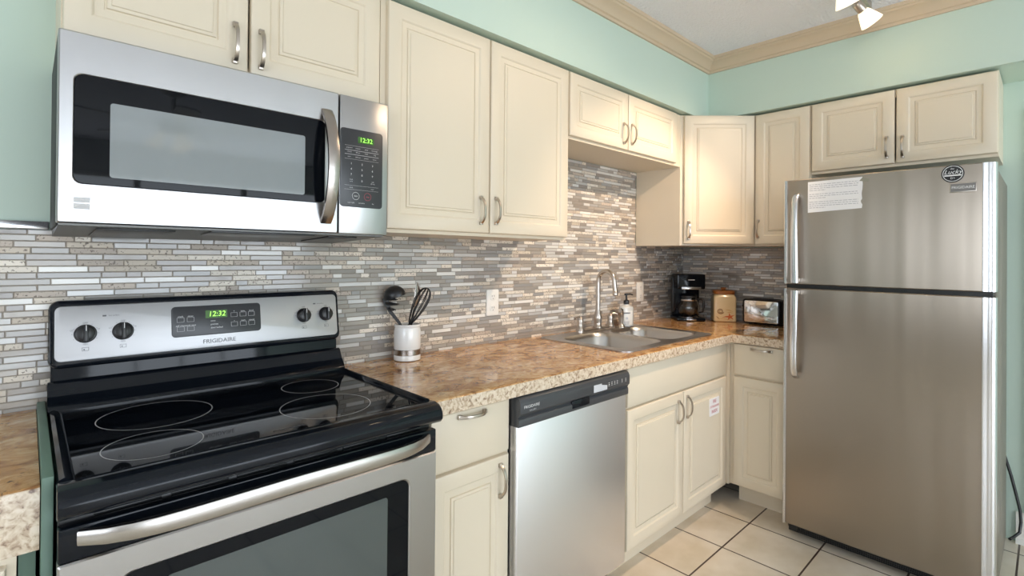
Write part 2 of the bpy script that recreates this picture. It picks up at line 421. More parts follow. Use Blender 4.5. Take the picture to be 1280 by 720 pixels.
# baseboard, floor moulding and door casing at the right of the fridge
b = MB(); b.prism([(0, -1.69, 0), (-.014, -1.69, 0), (-.014, -1.69, .125), (-.006, -1.69, .14), (0, -1.69, .14)], (0, -4.25, 0))
b.prism([(-.014, -1.69, 0), (-.034, -1.69, 0), (-.032, -1.69, .012), (-.014, -1.69, .022)], (0, -4.25, 0))
struct('baseboard_right', b, M['white_trim'])
b = MB(); b.box(F2(0), 1.725, 1.80, .001, 2.02, .0, .02, .004); struct('trim_3', b, M['white_trim'])

# ------------------------------------------------------------------ mosaic backsplash
def mosaic(name, F, u0, u1, wlo, top_of, seed):
    rnd = random.Random(seed); mb = MB(); pitch, gap, th = .0162, .0015, .006
    glass, stone, metal = M['tile_glass'], M['tile_stone'], M['tile_metal']
    for q in (glass, stone, metal): mb.mi(q)
    tint = []
    gm = mb.mi(M['grout'])
    def tile(a, b_, c, d, k, col):
        e = .0012
        t1, t2 = (rnd.uniform(-.0004, .0004) for _ in range(2))
        o = [mb.bm.verts.new(F(u, w, .004)) for u, w in ((a, c), (b_, c), (b_, d), (a, d))]
        i = [mb.bm.verts.new(F(u, w, th+dz)) for u, w, dz in ((a+e, c+e, t1), (b_-e, c+e, t2), (b_-e, d-e, t2-t1*.4), (a+e, d-e, t1-t2*.4))]
        for z in range(4):
            f = mb.bm.faces.new((o[z], o[(z+1) % 4], i[(z+1) % 4], i[z])); f.material_index = k; tint.append(col)
        f = mb.bm.faces.new(i); f.material_index = k; tint.append(col)
    n = 0; w = wlo
    while w < 2:
        u = u0 - rnd.uniform(0, .09); any_ = False; last = -1
        while u < u1:
            L = rnd.choice((.035, .055, .075, .075, .10, .10, .13))
            a, b_ = max(u, u0), min(u+L-gap, u1)
            if b_-a > .008:
                top = top_of((a+b_)/2)
                d = min(w+pitch-gap, top)
                if d-w > .004:
                    any_ = True
                    x = rnd.random()
                    if x < .42: k = 0; v = rnd.uniform(.85, 1.12); col = [c*v for c in rnd.choice((srgb(166, 161, 154), srgb(162, 160, 157), srgb(170, 162, 152), srgb(154, 147, 140)))[:3]]
                    elif x < .74: k = 1; v = rnd.uniform(.85, 1.1); col = [c*v for c in rnd.choice((srgb(224, 214, 200), srgb(206, 195, 180), srgb(232, 224, 212), srgb(190, 178, 166)))[:3]]
                    else: k = 2; v = rnd.uniform(.9, 1.1); col = [c*v for c in rnd.choice((srgb(214, 213, 211), srgb(228, 226, 221), srgb(196, 194, 191)))[:3]]
                    tile(a, b_, w, d, k, (*col, 1))
            u += L
        if not any_: break
        w += pitch
    mb.bm.faces.ensure_lookup_table()
    return mb, tint
def finish_mosaic(name, mb, tint, backs):
    for F, a, b_, c, d in backs:
        before = len(mb.bm.faces); mb.box(F, a, b_, c, d, .0005, .0045, m=M['grout'])
        tint += [(1, 1, 1, 1)]*(len(mb.bm.faces)-before)
    me_o = mb.build(name, normals=True, smooth=0)
    at = me_o.data.attributes.new('tile_tint', 'FLOAT_COLOR', 'FACE')
    for i, c in enumerate(tint): at.data[i].color = c
    me_o['kind'] = 'structure'
UB = 1.39
def top1(x):
    if x < -3.25: return 1.372
    if x < -1.634: return 1.42
    if x < -.612: return 1.846
    return 1.40
mb1, t1 = mosaic('wall_backsplash', F1(0), -3.95, -.0065, .874, top1, 3)
finish_mosaic('wall_backsplash', mb1, t1, [(F1(0), -3.95, -3.30, .87, 1.372), (F1(0), -3.30, -.001, .87, 1.385), (F1(0), -1.632, -.614, 1.385, 1.846)])
mb2, t2 = mosaic('wall_backsplash_right', F2(0), .0065, .915, .912, lambda u: 1.384, 5)
finish_mosaic('wall_backsplash_side', mb2, t2, [(F2(0), .001, .915, .87, 1.384)])
b = MB(); b.box(F1(0), -3.95, -3.342, 1.373, 1.394, 0, .014, .003)
struct('trim_4', b, M['chrome_soft'])

# ------------------------------------------------------------------ cabinets
DT = .019
DOOR = [(0, 0), (0, .013), (.002, .017), (.006, .019), (.046, .019), (.049, .0175), (.053, .0130), (.070, .0122), (.0715, .0093), (.0745, .0093), (.076, .0138), (.083, .0145), (.0845, .0175), (.10, .018)]
SLAB = [(0, 0), (0, .013), (.002, .017), (.006, .019)]
FALSE = SLAB
def pull(F, u, w, vertical, parent, L=.1, name='handle', label=None):
    mb = MB(); path = []; hw = []
    for k in range(15):
        s = -1+2*k/14; n = .004+.024*(1-abs(s)**3.2)
        path.append(F(u, w+s*L/2, n) if vertical else F(u+s*L/2, w, n)); hw.append(.0048+.0022*abs(s)**4)
    side = (F(1, 0, 0)-F(0, 0, 0)) if vertical else (F(0, 1, 0)-F(0, 0, 0))
    mb.tube(path, .0032, seg=8, flat=(side, hw))
    for s in (-1, 1):
        a = (u, w+s*L/2*.96) if vertical else (u+s*L/2*.96, w)
        mb.box(F, a[0]-.0065, a[0]+.0065, a[1]-.0065, a[1]+.0065, -.0005, .010, .0015)
    return mb.build(name, M['nickel'], parent)
def door(F, u0, u1, w0, w1, parent, hu=None, hw=None, name='door', prof=None, vertical=True, m=None):
    prof = prof or DOOR
    if (u1-u0) < .235 and prof is DOOR:   # narrow doors: same mouldings, slimmer frame
        prof = [(i*.86, h) for i, h in prof]
    d = MB().panel(F, u0, u1, w0, w1, prof).build(name, m or M['cream'], parent, smooth=28)
    if hu is not None:
        G = lambda u, w, n: F(u, w, n+prof[3][1])
        pull(G, hu, hw, vertical, d)
    return d
def carcass(F, u0, u1, w0, w1, depth, parent, frame=.04, top=True, rails=(), m=None, toe=0.0, toe_m=None, stile_l=None, stile_r=None):
    t = .016; mb = MB()
    lo = w0
    mb.box(F, u0, u0+t, lo, w1, -depth, -.0185); mb.box(F, u1-t, u1, lo, w1, -depth, -.0185)
    mb.box(F, u0+t, u1-t, lo, lo+t, -depth, -.0185)
    mb.box(F, u0+t, u1-t, lo+t, w1, -depth, -depth+.006)
    if top: mb.box(F, u0+t, u1-t, w1-t, w1, -depth+.006, -.0185)
    # face frame
    sl = stile_l or frame; sr = stile_r or frame
    mb.box(F, u0, u0+sl, w0, w1, -.0185, 0); mb.box(F, u1-sr, u1, w0, w1, -.0185, 0)
    mb.box(F, u0+sl, u1-sr, w0, w0+.03, -.0185, -.0002); mb.box(F, u0+sl, u1-sr, w1-.04, w1, -.0185, -.0002)
    for r in rails: mb.box(F, u0+sl, u1-sr, r-.02, r+.02, -.0185, -.0002)
    return mb.build('body', m or M['cream'], parent, smooth=0)

UY = -.303         # face-frame plane of the wall cabinets on the back wall
ZUB, ZUT = 1.402, 2.146
FU = F1(UY)
# cabinet over the microwave
c = thing('wall_cabinet', (-2.96, -.15, 1.785), 'wide cream wall cabinet with two doors directly above the microwave', 'cabinet', 'cream wall cabinets')
carcass(FU, CABX0, -2.562, 1.785, 2.151, .303, c)
door(FU, -3.331, -2.959, 1.797, ZUT, c, -2.992, 1.868); door(FU, -2.953, -2.571, 1.797, ZUT, c, -2.928, 1.868)
# tall cabinet
c = thing('wall_cabinet', (-2.1, -.15, 1.39), 'tallest cream wall cabinet, two long doors, right of the microwave', 'cabinet', 'cream wall cabinets')
carcass(FU, -2.560, -1.636, 1.39, 2.151, .303, c)
door(FU, -2.540, -2.103, ZUB, ZUT, c, -2.147, 1.487); door(FU, -2.097, -1.640, ZUB, ZUT, c, -2.071, 1.490)
# over the sink
c = thing('wall_cabinet', (-1.12, -.15, 1.85), 'short cream wall cabinet with two doors high above the sink', 'cabinet', 'cream wall cabinets')
carcass(FU, -1.634, -.613, 1.848, 2.151, .303, c, stile_r=.065)
door(FU, -1.629, -1.175, 1.860, ZUT, c, -1.215, 1.938); door(FU, -1.169, -.685, 1.860, ZUT, c, -1.144, 1.944)
# diagonal corner cabinet
c = thing('wall_cabinet', (-.3, -.3, 1.39), 'diagonal cream corner wall cabinet with one door, above the coffee maker', 'cabinet', 'cream wall cabinets')
mb = MB(); Z0, Z1 = 1.388, 2.151
A = [(-.611, -.0065), (-.611, -.303), (-.303, -.611), (-.0065, -.611), (-.0065, -.0065)]
mb.prism([(x, y, Z0) for x, y in A], (0, 0, Z1-Z0))
mb.build('body', M['cream'], c, smooth=0)
fd = FD((-.611, -.303), R(-45)); WD = .4356
door(fd, .020, WD-.012, ZUB-.004, ZUT, c, .046, 1.478)
# right run
UX = -.303
FR = F2(UX)
c = thing('wall_cabinet', (-.15, -.76, 1.39), 'narrow cream wall cabinet with one door, between corner cabinet and fridge cabinet', 'cabinet', 'cream wall cabinets')
carcass(FR, .613, .905, 1.388, 2.151, .2965, c)
door(FR, .617, .901, ZUB-.004, ZUT, c, .637, 1.486)
c = thing('wall_cabinet', (-.15, -1.27, 1.79), 'short cream wall cabinet with two doors above the refrigerator', 'cabinet', 'cream wall cabinets')
carcass(FR, .907, 1.642, 1.772, 2.151, .3025, c)
door(FR, .911, 1.274, 1.786, ZUT, c, 1.243, 1.868); door(FR, 1.280, 1.640, 1.786, ZUT, c, 1.306, 1.862)

# base cabinets
BY = -.594; FB = F1(BY); ZC = .912; ZB = .868
def toe_board(F, u0, u1, parent, back=.075, name='toe_kick', h=.105, m=None):
    return MB().box(F, u0, u1, 0, h, -back-.016, -back).build(name, m or M['cream'], parent)
c = thing('base_cabinet', (-2.41, -.3, 0), 'slim cream base cabinet with one drawer, between range and dishwasher', 'cabinet', 'cream base cabinets')
carcass(FB, -2.572, -2.252, .105, ZB-.001, .586, c, rails=(.69,), stile_r=.018, stile_l=.02)
door(FB, -2.562, -2.262, .699, .861, c, -2.418, .845, 'drawer', SLAB, False)
door(FB, -2.562, -2.262, .111, .688, c, -2.302, .613)
toe_board(FB, -2.572, -2.252, c, .065)
c = thing('base_cabinet', (-1.13, -.3, 0), 'wide cream sink base cabinet with two doors under the sink', 'cabinet', 'cream base cabinets')
carcass(FB, -1.630, -.642, .105, ZB-.001, .586, c, rails=(.69,), top=False, stile_l=.03, stile_r=.03)
door(FB, -1.598, -.674, .699, .861, c, name='false_drawer_front', prof=SLAB)
door(FB, -1.598, -1.136, .111, .688, c, -1.188, .601); door(FB, -1.130, -.674, .111, .688, c, -1.106, .610)
toe_board(FB, -1.630, -.690, c, .055)
BX = -.620; FBR = F2(BX)
c = thing('base_cabinet', (-.3, -.77, 0), 'narrow cream base cabinet with one drawer and one door, left of the refrigerator', 'cabinet', 'cream base cabinets')
mb = carcass(FBR, .612, .905, .105, ZB-.001, .61, c, rails=(.69,), stile_l=.018)
door(FBR, .634, .902, .699, .861, c, .777, .842, 'drawer', SLAB, False)
door(FBR, .634, .902, .111, .688, c)
toe_board(FBR, .628, .905, c, .078)
# corner post between the two runs
tag(MB().box(ID, -.640, -.6205, -.6115, -.595, .105, ZB-.001).build('corner_filler', M['cream']), 'plain cream filler post in the inner corner between sink cabinet and drawer cabinet', 'filler')
# cabinet at the far left
c = thing('base_cabinet', (-3.65, -.3, 0), 'cream base cabinet at the far left beside the range', 'cabinet', 'cream base cabinets')
carcass(FB, -3.95, -3.39, .105, .80, .586, c, rails=(.69,))
door(FB, -3.93, -3.402, .126, .79, c)
toe_board(FB, -3.95, -3.39, c)
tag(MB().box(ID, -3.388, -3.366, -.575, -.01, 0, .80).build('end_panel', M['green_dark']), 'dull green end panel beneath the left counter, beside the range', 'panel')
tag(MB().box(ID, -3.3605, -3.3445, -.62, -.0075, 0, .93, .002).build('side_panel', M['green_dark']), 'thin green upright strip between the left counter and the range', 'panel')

# ------------------------------------------------------------------ countertops
HX0, HX1, HY0, HY1 = -1.515, -.785, -.545, -.115     # cut-out for the sink bowls
def counter(name, xs, ys, inside, label, zt, zb, front_ok):
    bm = bmesh.new(); V = {}
    def gv(x, y): 
        k = (round(x, 4), round(y, 4))
        if k not in V: V[k] = bm.verts.new((x, y, zt))
        return V[k]
    for x0, x1 in zip(xs, xs[1:]):
        for y0, y1 in zip(ys, ys[1:]):
            if inside((x0+x1)/2, (y0+y1)/2): bm.faces.new((gv(x0, y0), gv(x1, y0), gv(x1, y1), gv(x0, y1)))
    ret = bmesh.ops.extrude_face_region(bm, geom=bm.faces[:])
    for v in ret['geom']:
        if isinstance(v, bmesh.types.BMVert): v.co.z = zb
    bmesh.ops.recalc_face_normals(bm, faces=bm.faces[:])
    es = [e for e in bm.edges if all(abs(v.co.z-zt) < 1e-5 for v in e.verts) and front_ok(e.verts[0].co, e.verts[1].co)]
    bmesh.ops.bevel(bm, geom=es, offset=.007, segments=3, affect='EDGES', profile=.5)
    bmesh.ops.recalc_face_normals(bm, faces=bm.faces[:])
    bm.normal_update()
    for f in bm.faces: f.material_index = 1 if f.normal.z < .5 else 0
    mb = MB(); mb.bm = bm; mb.mats = [M['counter'], M['counter_edge']]
    return tag(mb.build(name, normals=True), label, 'countertop')
CX0 = -2.574
def inL(x, y):
    if HX0 < x < HX1 and HY0 < y < HY1: return False
    return (y > -.632) or (x > -.646)
def frontL(a, b_):
    on = lambda p: (abs(p.y+.632) < 1e-4 and p.x <= -.645) or (abs(p.x+.646) < 1e-4 and p.y <= -.631)
    return on(a) and on(b_)
counter('countertop', [CX0, HX0, HX1, -.646, -.007], [-.910, -.632, HY0, HY1, -.007], inL, 'glossy brown marbled L-shaped countertop holding the sink', ZC, ZB, frontL)
counter('countertop', [-3.95, -3.362], [-.60, -.007], lambda x, y: True, 'short brown marbled counter end at the far left of the range', .912, .802, lambda a, b_: abs(a.y+.60) < 1e-4 and abs(b_.y+.60) < 1e-4)

# ------------------------------------------------------------------ sink and faucet
s = thing('kitchen_sink', (-1.14, -.33, ZC), 'stainless double bowl sink set into the brown countertop', 'sink')
SX0, SX1, SY0, SY1 = -1.55, -.745, -.578, -.055
def rr_ring(x0, x1, y0, y1, r, z, seg=6):
    pts = []
    for cx, cy, a0 in ((x1-r, y1-r, 0), (x0+r, y1-r, 90), (x0+r, y0+r, 180), (x1-r, y0+r, 270)):
        for k in range(seg+1):
            a = R(a0+90*k/seg); pts.append(Vector((cx+r*math.cos(a), cy+r*math.sin(a), z)))
    return pts
def bowl(x0, x1, y0, y1, dep):
    mb = MB(); rs = []
    for i, z, r in ((0, .0045, .075), (.004, .001, .075), (.010, -.02, .08), (.022, -dep+.04, .085), (.04, -dep+.01, .09), (.075, -dep, .06)):
        rs.append(rr_ring(x0+i, x1-i, y0+i, y1-i, r, ZC+z))
    cx, cy = (x0+x1)/2, (y0+y1)/2
    rs.append([Vector((cx+.045*math.cos(R(a)), cy+.045*math.sin(R(a)), ZC-dep-.002)) for a in [k*360/28 for k in range(28)]])
    mb.rings(rs, None, False, True)
    return mb
BXM = -1.135
b1 = (-1.500, BXM-.015, -.53, -.135); b2 = (BXM+.015, -.800, -.53, -.135)
# rim plate with two holes: outer ring filled to each bowl
mb = MB()
nseg = 6
for (bx0, bx1, by0, by1), (ox0, ox1) in ((b1, (SX0, BXM)), (b2, (BXM, SX1))):
    inner = rr_ring(bx0, bx1, by0, by1, .075, ZC+.0045)
    rl = .045 if ox0 == SX0 else .0008; rr_ = .045 if ox1 == SX1 else .0008
    outer = []
    for cx, cy, a0, r in ((ox1-rr_, SY1-rr_, 0, rr_), (ox0+rl, SY1-rl, 90, rl), (ox0+rl, SY0+rl, 180, rl), (ox1-rr_, SY0+rr_, 270, rr_)):
        for k in range(7):
            a = R(a0+90*k/6); outer.append(Vector((cx+r*math.cos(a), cy+r*math.sin(a), ZC+.0045)))
    low = [p-Vector((0, 0, .0042)) for p in outer]
    mb.rings([inner, outer, low], None, False, False)
rim = mb.build('rim', M['steel'], s)
for b_ in (b1, b2):
    bo = bowl(*b_, .175).build('bowl', M['bowl_steel'], s)
    cx, cy = (b_[0]+b_[1])/2, (b_[2]+b_[3])/2
    MB().lathe([(.0, -.1775), (.042, -.1775), (.045, -.174), (.038, -.1735), (.03, -.1765), (.0, -.1768)], (cx, cy, ZC), seg=20).build('drain', M['chrome'], bo)
f = thing('kitchen_faucet', (-1.11, -.085, ZC+.005), 'brushed nickel gooseneck faucet with two lever handles behind the sink', 'faucet')
zf = ZC+.0046
MB().rrect(ID, -1.285, -.960, -.112, -.066, .022, zf, zf+.014, .005).build('deck_plate', M['nickel'], f)
mb = MB(); sx, sy = -1.105, -.088
mb.lathe([(.026, 0), (.026, .006), (.021, .012), (.020, .03), (.024, .05), (.024, .06), (.016, .085), (.0135, .10)], (sx, sy, zf+.012))
path = [(sx, sy, zf+.10), (sx, sy, 1.17)]
for k in range(1, 13):
    a = R(180-k*15.5); path.append((sx+.004*k/12, sy-.052-.052*math.cos(a)*1.0, 1.185+.055*math.sin(a)))
path.append((sx+.006, sy-.108, 1.135))
mb.tube(path, [.0125]*2+[.0115]*12+[.0125], seg=14)
mb.lathe([(.0125, 0), (.015, -.004), (.015, -.02), (.011, -.024)], path[-1], seg=14)
mb.build('spout', M['nickel'], f)
def lever(x, dirx, k=1.0):
    mb = MB(); y = -.088
    mb.lathe([(.023, 0), (.023, .006), (.018, .012), (.015, .035), (.018, .05), (.015, .062), (.008, .070)], (x, y, zf+.012), seg=18)
    mb.tube([(x, y, zf+.072), (x+dirx*.018, y-.004, zf+.082), (x+dirx*.045*k, y-.012, zf+.083), (x+dirx*.068*k, y-.02, zf+.078)], [.008, .007, .0055, .005], seg=10)
    mb.build('lever_handle', M['nickel'], f)
lever(-1.258, -1); lever(-.990, 1, .6)
sp = thing('sink_sprayer', (-.943, -.118, zf), 'brushed nickel side sprayer standing right of the faucet levers', 'sprayer')
mb = MB(); px_, py_ = -.930, -.122
MB().lathe([(.022, 0), (.022, .006), (.016, .014), (.013, .02)], (px_, py_, zf), seg=18).build('holder', M['nickel'], sp)
mb.tube([(px_, py_, zf+.012), (px_, py_, zf+.05), (px_-.001, py_, zf+.08), (px_-.012, py_-.004, zf+.098), (px_-.03, py_-.01, zf+.098)], [.0105, .012, .014, .0145, .011], seg=12)
mb.build('spray_head', M['nickel'], sp)

# ------------------------------------------------------------------ soap dispenser
sb = thing('soap_dispenser', (-.850, -.100, zf), 'white labelled pump soap bottle behind the right sink bowl', 'soap bottle')
SBX, SBY = -.850, -.100
def oval(cx, cy, a, b_, z, n=24): return [Vector((cx+a*math.cos(2*math.pi*k/n), cy+b_*math.sin(2*math.pi*k/n), z)) for k in range(n)]
mb = MB(); mb.rings([oval(SBX, SBY, a, b_, zf+z) for a, b_, z in ((.050, .032, 0), (.054, .036, .004), (.054, .036, .10), (.050, .033, .112), (.018, .017, .122), (.014, .014, .126), (.014, .014, .132))])
bt = mb.build('bottle', M['bottle'], sb)
mb = MB(); LAB = []
for k in range(-6, 7):
    a = R(225+k*9); LAB.append(a)
mb.rings([[Vector((SBX+.0547*math.cos(a), SBY+.0367*math.sin(a), zf+z)) for a in LAB] for z in (.012, .092)], None, False, False, closed=False)
lb = mb.build('label', M['white_plastic'], sb)
fl_ = FD((SBX+.0555*math.cos(R(230)), SBY+.0375*math.sin(R(230))), R(-32))
mb = MB(); mb.box(fl_, -.024, .020, zf+.078, zf+.083, -.001, .0008, m=M['dark_print']); mb.lathe([(.0, 0), (.007, 0), (.007, .0006), (0, .0006)], fl_(0, zf+.05, .0), m=M['label_grey'], seg=14, axis=(-.7, -.7, 0))
for k in range(3): mb.box(fl_, -.016+.002*k, .016-.002*k, zf+.030-.007*k, zf+.0325-.007*k, -.001, .0008, m=M['grey_print'])
mb.build('lettering', None, sb)
mb = MB(); mb.lathe([(.0165, .128), (.0165, .148), (.012, .152), (.0055, .154), (.0055, .178), (.012, .18), (.012, .188), (.004, .19)], (SBX, SBY, zf), seg=16)
mb.tube([(SBX, SBY, zf+.185), (SBX+.02, SBY-.012, zf+.186), (SBX+.034, SBY-.02, zf+.181)], [.006, .005, .004], seg=8)
mb.build('pump', M['black'], sb)

# ------------------------------------------------------------------ outlets
def plate(F, u, w, name, label, kind):
    t = thing(name, F(u, w-.06, .007), label, 'outlet')
    MB().rrect(F, u-.037, u+.037, w-.06, w+.06, .006, .0066, .0125, .0025).build('cover_plate', M['white_plastic'], t)
    for s_ in (-1, 1):
        mb = MB(); mb.rrect(F, u-.017, u+.017, w+s_*.0265-.0165, w+s_*.0265+.0165, .012, .012, .0142, .0008, m=M['white_plastic'])
        for dx in (-.0065, .0065): mb.box(F, u+dx-.0012, u+dx+.0012, w+s_*.0265-.001, w+s_*.0265+.008, .0138, .0145, m=M['dark_print'])
        mb.lathe([(0, 0), (.0024, 0), (.0024, .0005), (0, .0005)], F(u, w+s_*.0265-.0085, .0142), m=M['dark_print'], seg=10, axis=F(0, 0, 1)-F(0, 0, 0))
        mb.build('socket', None, t)
plate(F1(0), -1.808, 1.100, 'wall_outlet', 'white wall outlet on the mosaic between utensil crock and faucet', 1)
plate(F1(0), -.563, 1.099, 'wall_outlet', 'white wall outlet on the mosaic left of the coffee maker', 1)

# ------------------------------------------------------------------ range
RX0, RX1 = -3.343, -2.583; RC = (RX0+RX1)/2
r = thing('electric_range', (RC, -.34, 0), 'black and stainless freestanding electric range with glass cooktop', 'range')
mb = MB(); mb.box(ID, RX0+.003, RX1-.003, -.640, -.03, .05, .868, .004)
for x in (RX0+.04, RX1-.08):
    for y in (-.60, -.10): mb.box(ID, x, x+.04, y, y+.04, 0, .05)
mb.build('body', M['black'], r)
# backguard: side profile swept across
def yz(pts, x): return [(x, y, z) for y, z in pts]
sl = math.atan2(.026, .16)
def FBG(u, w, n):      # w measured along z on the sloped control face
    y = -.0620-(1.185-w)*(.026/.160)
    return Vector((u, y-n*math.cos(sl), w+n*math.sin(sl)))
mb = MB(); mb.rrect(FBG, RX0+.001, RX1-.001, 1.022, 1.192, .022, -.048, .0, .008, seg=8)
mb.box(ID, RX0+.006, RX1-.006, -.068, -.012, .905, 1.03, .003)
bgd = mb.build('backguard', M['black_gloss'], r)
fp = MB().rrect(FBG, RX0+.012, RX1-.012, 1.038, 1.176, .014, .0, .0045, .0015, seg=6).build('faceplate', M['satin_steel'], bgd)
FP = lambda u, w, n: FBG(u, w, n+.0046)
dp = MB().rrect(FP, -3.083, -2.845, 1.074, 1.160, .010, .0, .002, .0008).build('display_panel', M['charcoal'], r)
mb = MB(); G = lambda u, w, n: FP(u, w, n+.0021)
mb.box(G, -2.998, -2.940, 1.122, 1.145, 0, .0006, m=M['led_back']); mb.text(G, '12:32', -2.968, 1.1335, .021, .0008, M['led'], xs=1.0, shear=.15)
def key(u, w, s_, wd=.018, ht=.013):
    e = .0007
    for a in ((u-wd/2, u+wd/2, w-ht/2, w-ht/2+e), (u-wd/2, u+wd/2, w+ht/2-e, w+ht/2), (u-wd/2, u-wd/2+e, w-ht/2, w+ht/2), (u+wd/2-e, u+wd/2, w-ht/2, w+ht/2)):
        mb.box(G, *a, 0, .0005, m=M['grey_print'])
    mb.text(G, s_, u, w+ht/2+.003, .0065, .0003, M['white_print'])
for u, w, s_ in ((-3.061, 1.122, 'clock'), (-3.036, 1.122, 'timer'), (-3.061, 1.096, 'self clean'), (-3.036, 1.096, 'cook time'), (-2.921, 1.128, '^'), (-2.896, 1.128, 'bake'), (-2.872, 1.128, 'broil'), (-2.921, 1.100, 'v'), (-2.896, 1.100, 'start'), (-2.872, 1.100, 'cancel')): key(u, w, s_)
for k, s_ in enumerate(('oven', 'preheat', 'door locked')): mb.text(G, s_, -2.985, 1.114-.010*k, .0065, .0003, M['white_print'], 'LEFT')
mb.build('display_lettering', None, dp)
mb = MB(); mb.text(FP, 'FRIGIDAIRE', -2.962, 1.055, .0165, .0005, M['dark_print'], xs=1.05)
KN = [(-3.271, 1.104), (-3.193, 1.104), (-2.709, 1.111), (-2.634, 1.111)]
for (u, w) in KN:
    mb.text(FP, 'OFF', u, w+.027, .006, .0003, M['dark_print']); mb.text(FP, 'HI', u+.027, w+.010, .005, .0003, M['dark_print']); mb.text(FP, 'LO', u-.027, w+.010, .005, .0003, M['dark_print'])
    mb.text(FP, 'MED', u, w-.027, .005, .0003, M['dark_print'])
    for a in range(-30, 211, 30):
        if a == 90: continue
        mb.box(FP, u+.0265*math.cos(R(a))-.0007, u+.0265*math.cos(R(a))+.0007, w+.0265*math.sin(R(a))-.0007, w+.0265*math.sin(R(a))+.0007, 0, .0004, m=M['dark_print'])
    e = .0008
    for a in ((-.007, .007, -.0355, -.0355+e), (-.007, .007, -.0435, -.0435+e), (-.007, -.007+e, -.0435, -.0355), (.007-e, .007, -.0435, -.0355)):
        mb.box(FP, u+a[0], u+a[1], w+a[2], w+a[3], 0, .0004, m=M['dark_print'])
    mb.box(FP, u-.004, u-.001, w-.0415, w-.0385, 0, .0004, m=M['dark_print'])
for u in (-3.232, -2.672): mb.box(FP, u-.004, u+.004, 1.145, 1.149, 0, .0005, m=M['dark_print']); mb.text(FP, 'hot surface', u+.020, 1.147, .005, .0003, M['dark_print'])
mb.build('panel_lettering', None, fp)
ax = FP(0, 1.1, 1)-FP(0, 1.1, 0)
for u, w in KN:
    k = MB().lathe([(.0235, 0), (.0235, .004), (.021, .007), (.019, .016), (.016, .018), (0, .018)], FP(u, w, 0), seg=28, axis=ax).build('knob', M['black'], r)
    G = lambda uu, ww, n: FP(uu, ww, n)
    MB().box(G, u-.0045, u+.0045, w-.021, w+.021, .016, .028, .002).build('grip', M['black'], k)
    MB().box(G, u-.0008, u+.0008, w+.006, w+.020, .0278, .0284).build('pointer', M['white_print'], k)
# cooktop: riser, side rims, bullnose and glass
gz = .917
CT = [(-.068, .900), (-.0695, .985), (-.076, .990), (-.086, .984), (-.096, .955), (-.112, .940), (-.122, .934), (-.127, .924), (-.128, .900)]
mb = MB(); mb.prism(yz(CT, RX0), (RX1-RX0, 0, 0), bev=.003)
NOSE = [(-.628, .895), (-.628, .919), (-.640, .923), (-.662, .925), (-.680, .921), (-.692, .912), (-.698, .900), (-.698, .886), (-.690, .876), (-.672, .873), (-.640, .873), (-.628, .880)]
mb.prism(yz(NOSE, RX0), (RX1-RX0, 0, 0), bev=.003)
for a, s_ in ((RX0, 1), (RX1, -1)):
    RIM = [(0, .873), (0, .917), (.004, .926), (.011, .929), (.018, .926), (.026, .9185), (.026, .873)]
    mb.prism([(a+s_*x, -.122, z) for x, z in RIM], (0, -.516, 0), bev=0)
ctop = mb.build('cooktop_frame', M['black_gloss'], r)
gl = MB().box(ID, RX0+.0265, RX1-.0265, -.6275, -.1285, .895, gz).build('cooktop_glass', M['black_glass'], r)
for (x, y, rad) in ((-3.146, -.279, .118), (-3.186, -.512, .088), (-2.757, -.258, .080), (-2.806, -.484, .112)):
    mb = MB(); n = 48
    mb.rings([[Vector((x+q*math.cos(2*math.pi*k/n), y+q*math.sin(2*math.pi*k/n), gz+.0003)) for k in range(n)] for q in (rad-.0009, rad+.0009)], None, False, False)
    mb.build('burner_ring', M['grey_print'], gl)
mb = MB(); top = lambda u, w, n: Vector((u, w, gz+n))
mb.text(top, 'FRIGIDAIRE', RC+.02, -.600, .014, .0002, M['dark_print'])
mb.build('glass_lettering', None, gl)
# vent slot trim and oven door
FO = F1(-.640)
mb = MB(); mb.box(FO, RX0+.004, RX1-.004, .800, .870, -.02, -.002)
for k in range(6): mb.box(FO, RX0+.05+k*.115, RX0+.05+k*.115+.10, .853, .858, -.003, .004, .001)
mb.build('vent_trim', M['black'], r)
DZ0, DZ1 = .235, .853
od = MB(); od.box(FO, RX0+.002, RX1-.002, .795, DZ1, .002, .030, .004).build('x', M['black_gloss'], r).name = 'door_header'
mb = MB(); mb.frame(FO, RX0+.002, RX1-.002, DZ0, .794, RX0+.085, RX1-.085, .330, .745, .002, .032, .022)
mb.box(FO, RX0+.01, RX1-.01, DZ0+.01, .78, .0, .004)
dr = mb.build('oven_door', M['steel'], r, smooth=0)
MB().rrect(FO, RX0+.0855, RX1-.0855, .3305, .7445, .0215, .004, .028).build('window', M['black_glass'], dr)
MB().rrect(FO, RX0+.155, RX1-.145, .395, .715, .008, .0275, .0284).build('window_pane', M['oven_window'], dr)
mb = MB(); path = []
for k in range(21):
    s_ = -1+2*k/20; path.append((RC+s_*.350, -.672-.048*(1-abs(s_)**6)*1.0, .838-.004*abs(s_)))
mb.tube(path, .0075, seg=12, flat=(Vector((0, 0, 1)), [.017-.004*abs(-1+2*k/20)**3 for k in range(21)]))
mb.build('handle', M['handle_steel'], dr)
MB().box(FO, RX0+.002, RX1-.002, .055, .228, .002, .030, .004).build('storage_drawer', M['steel'], r)

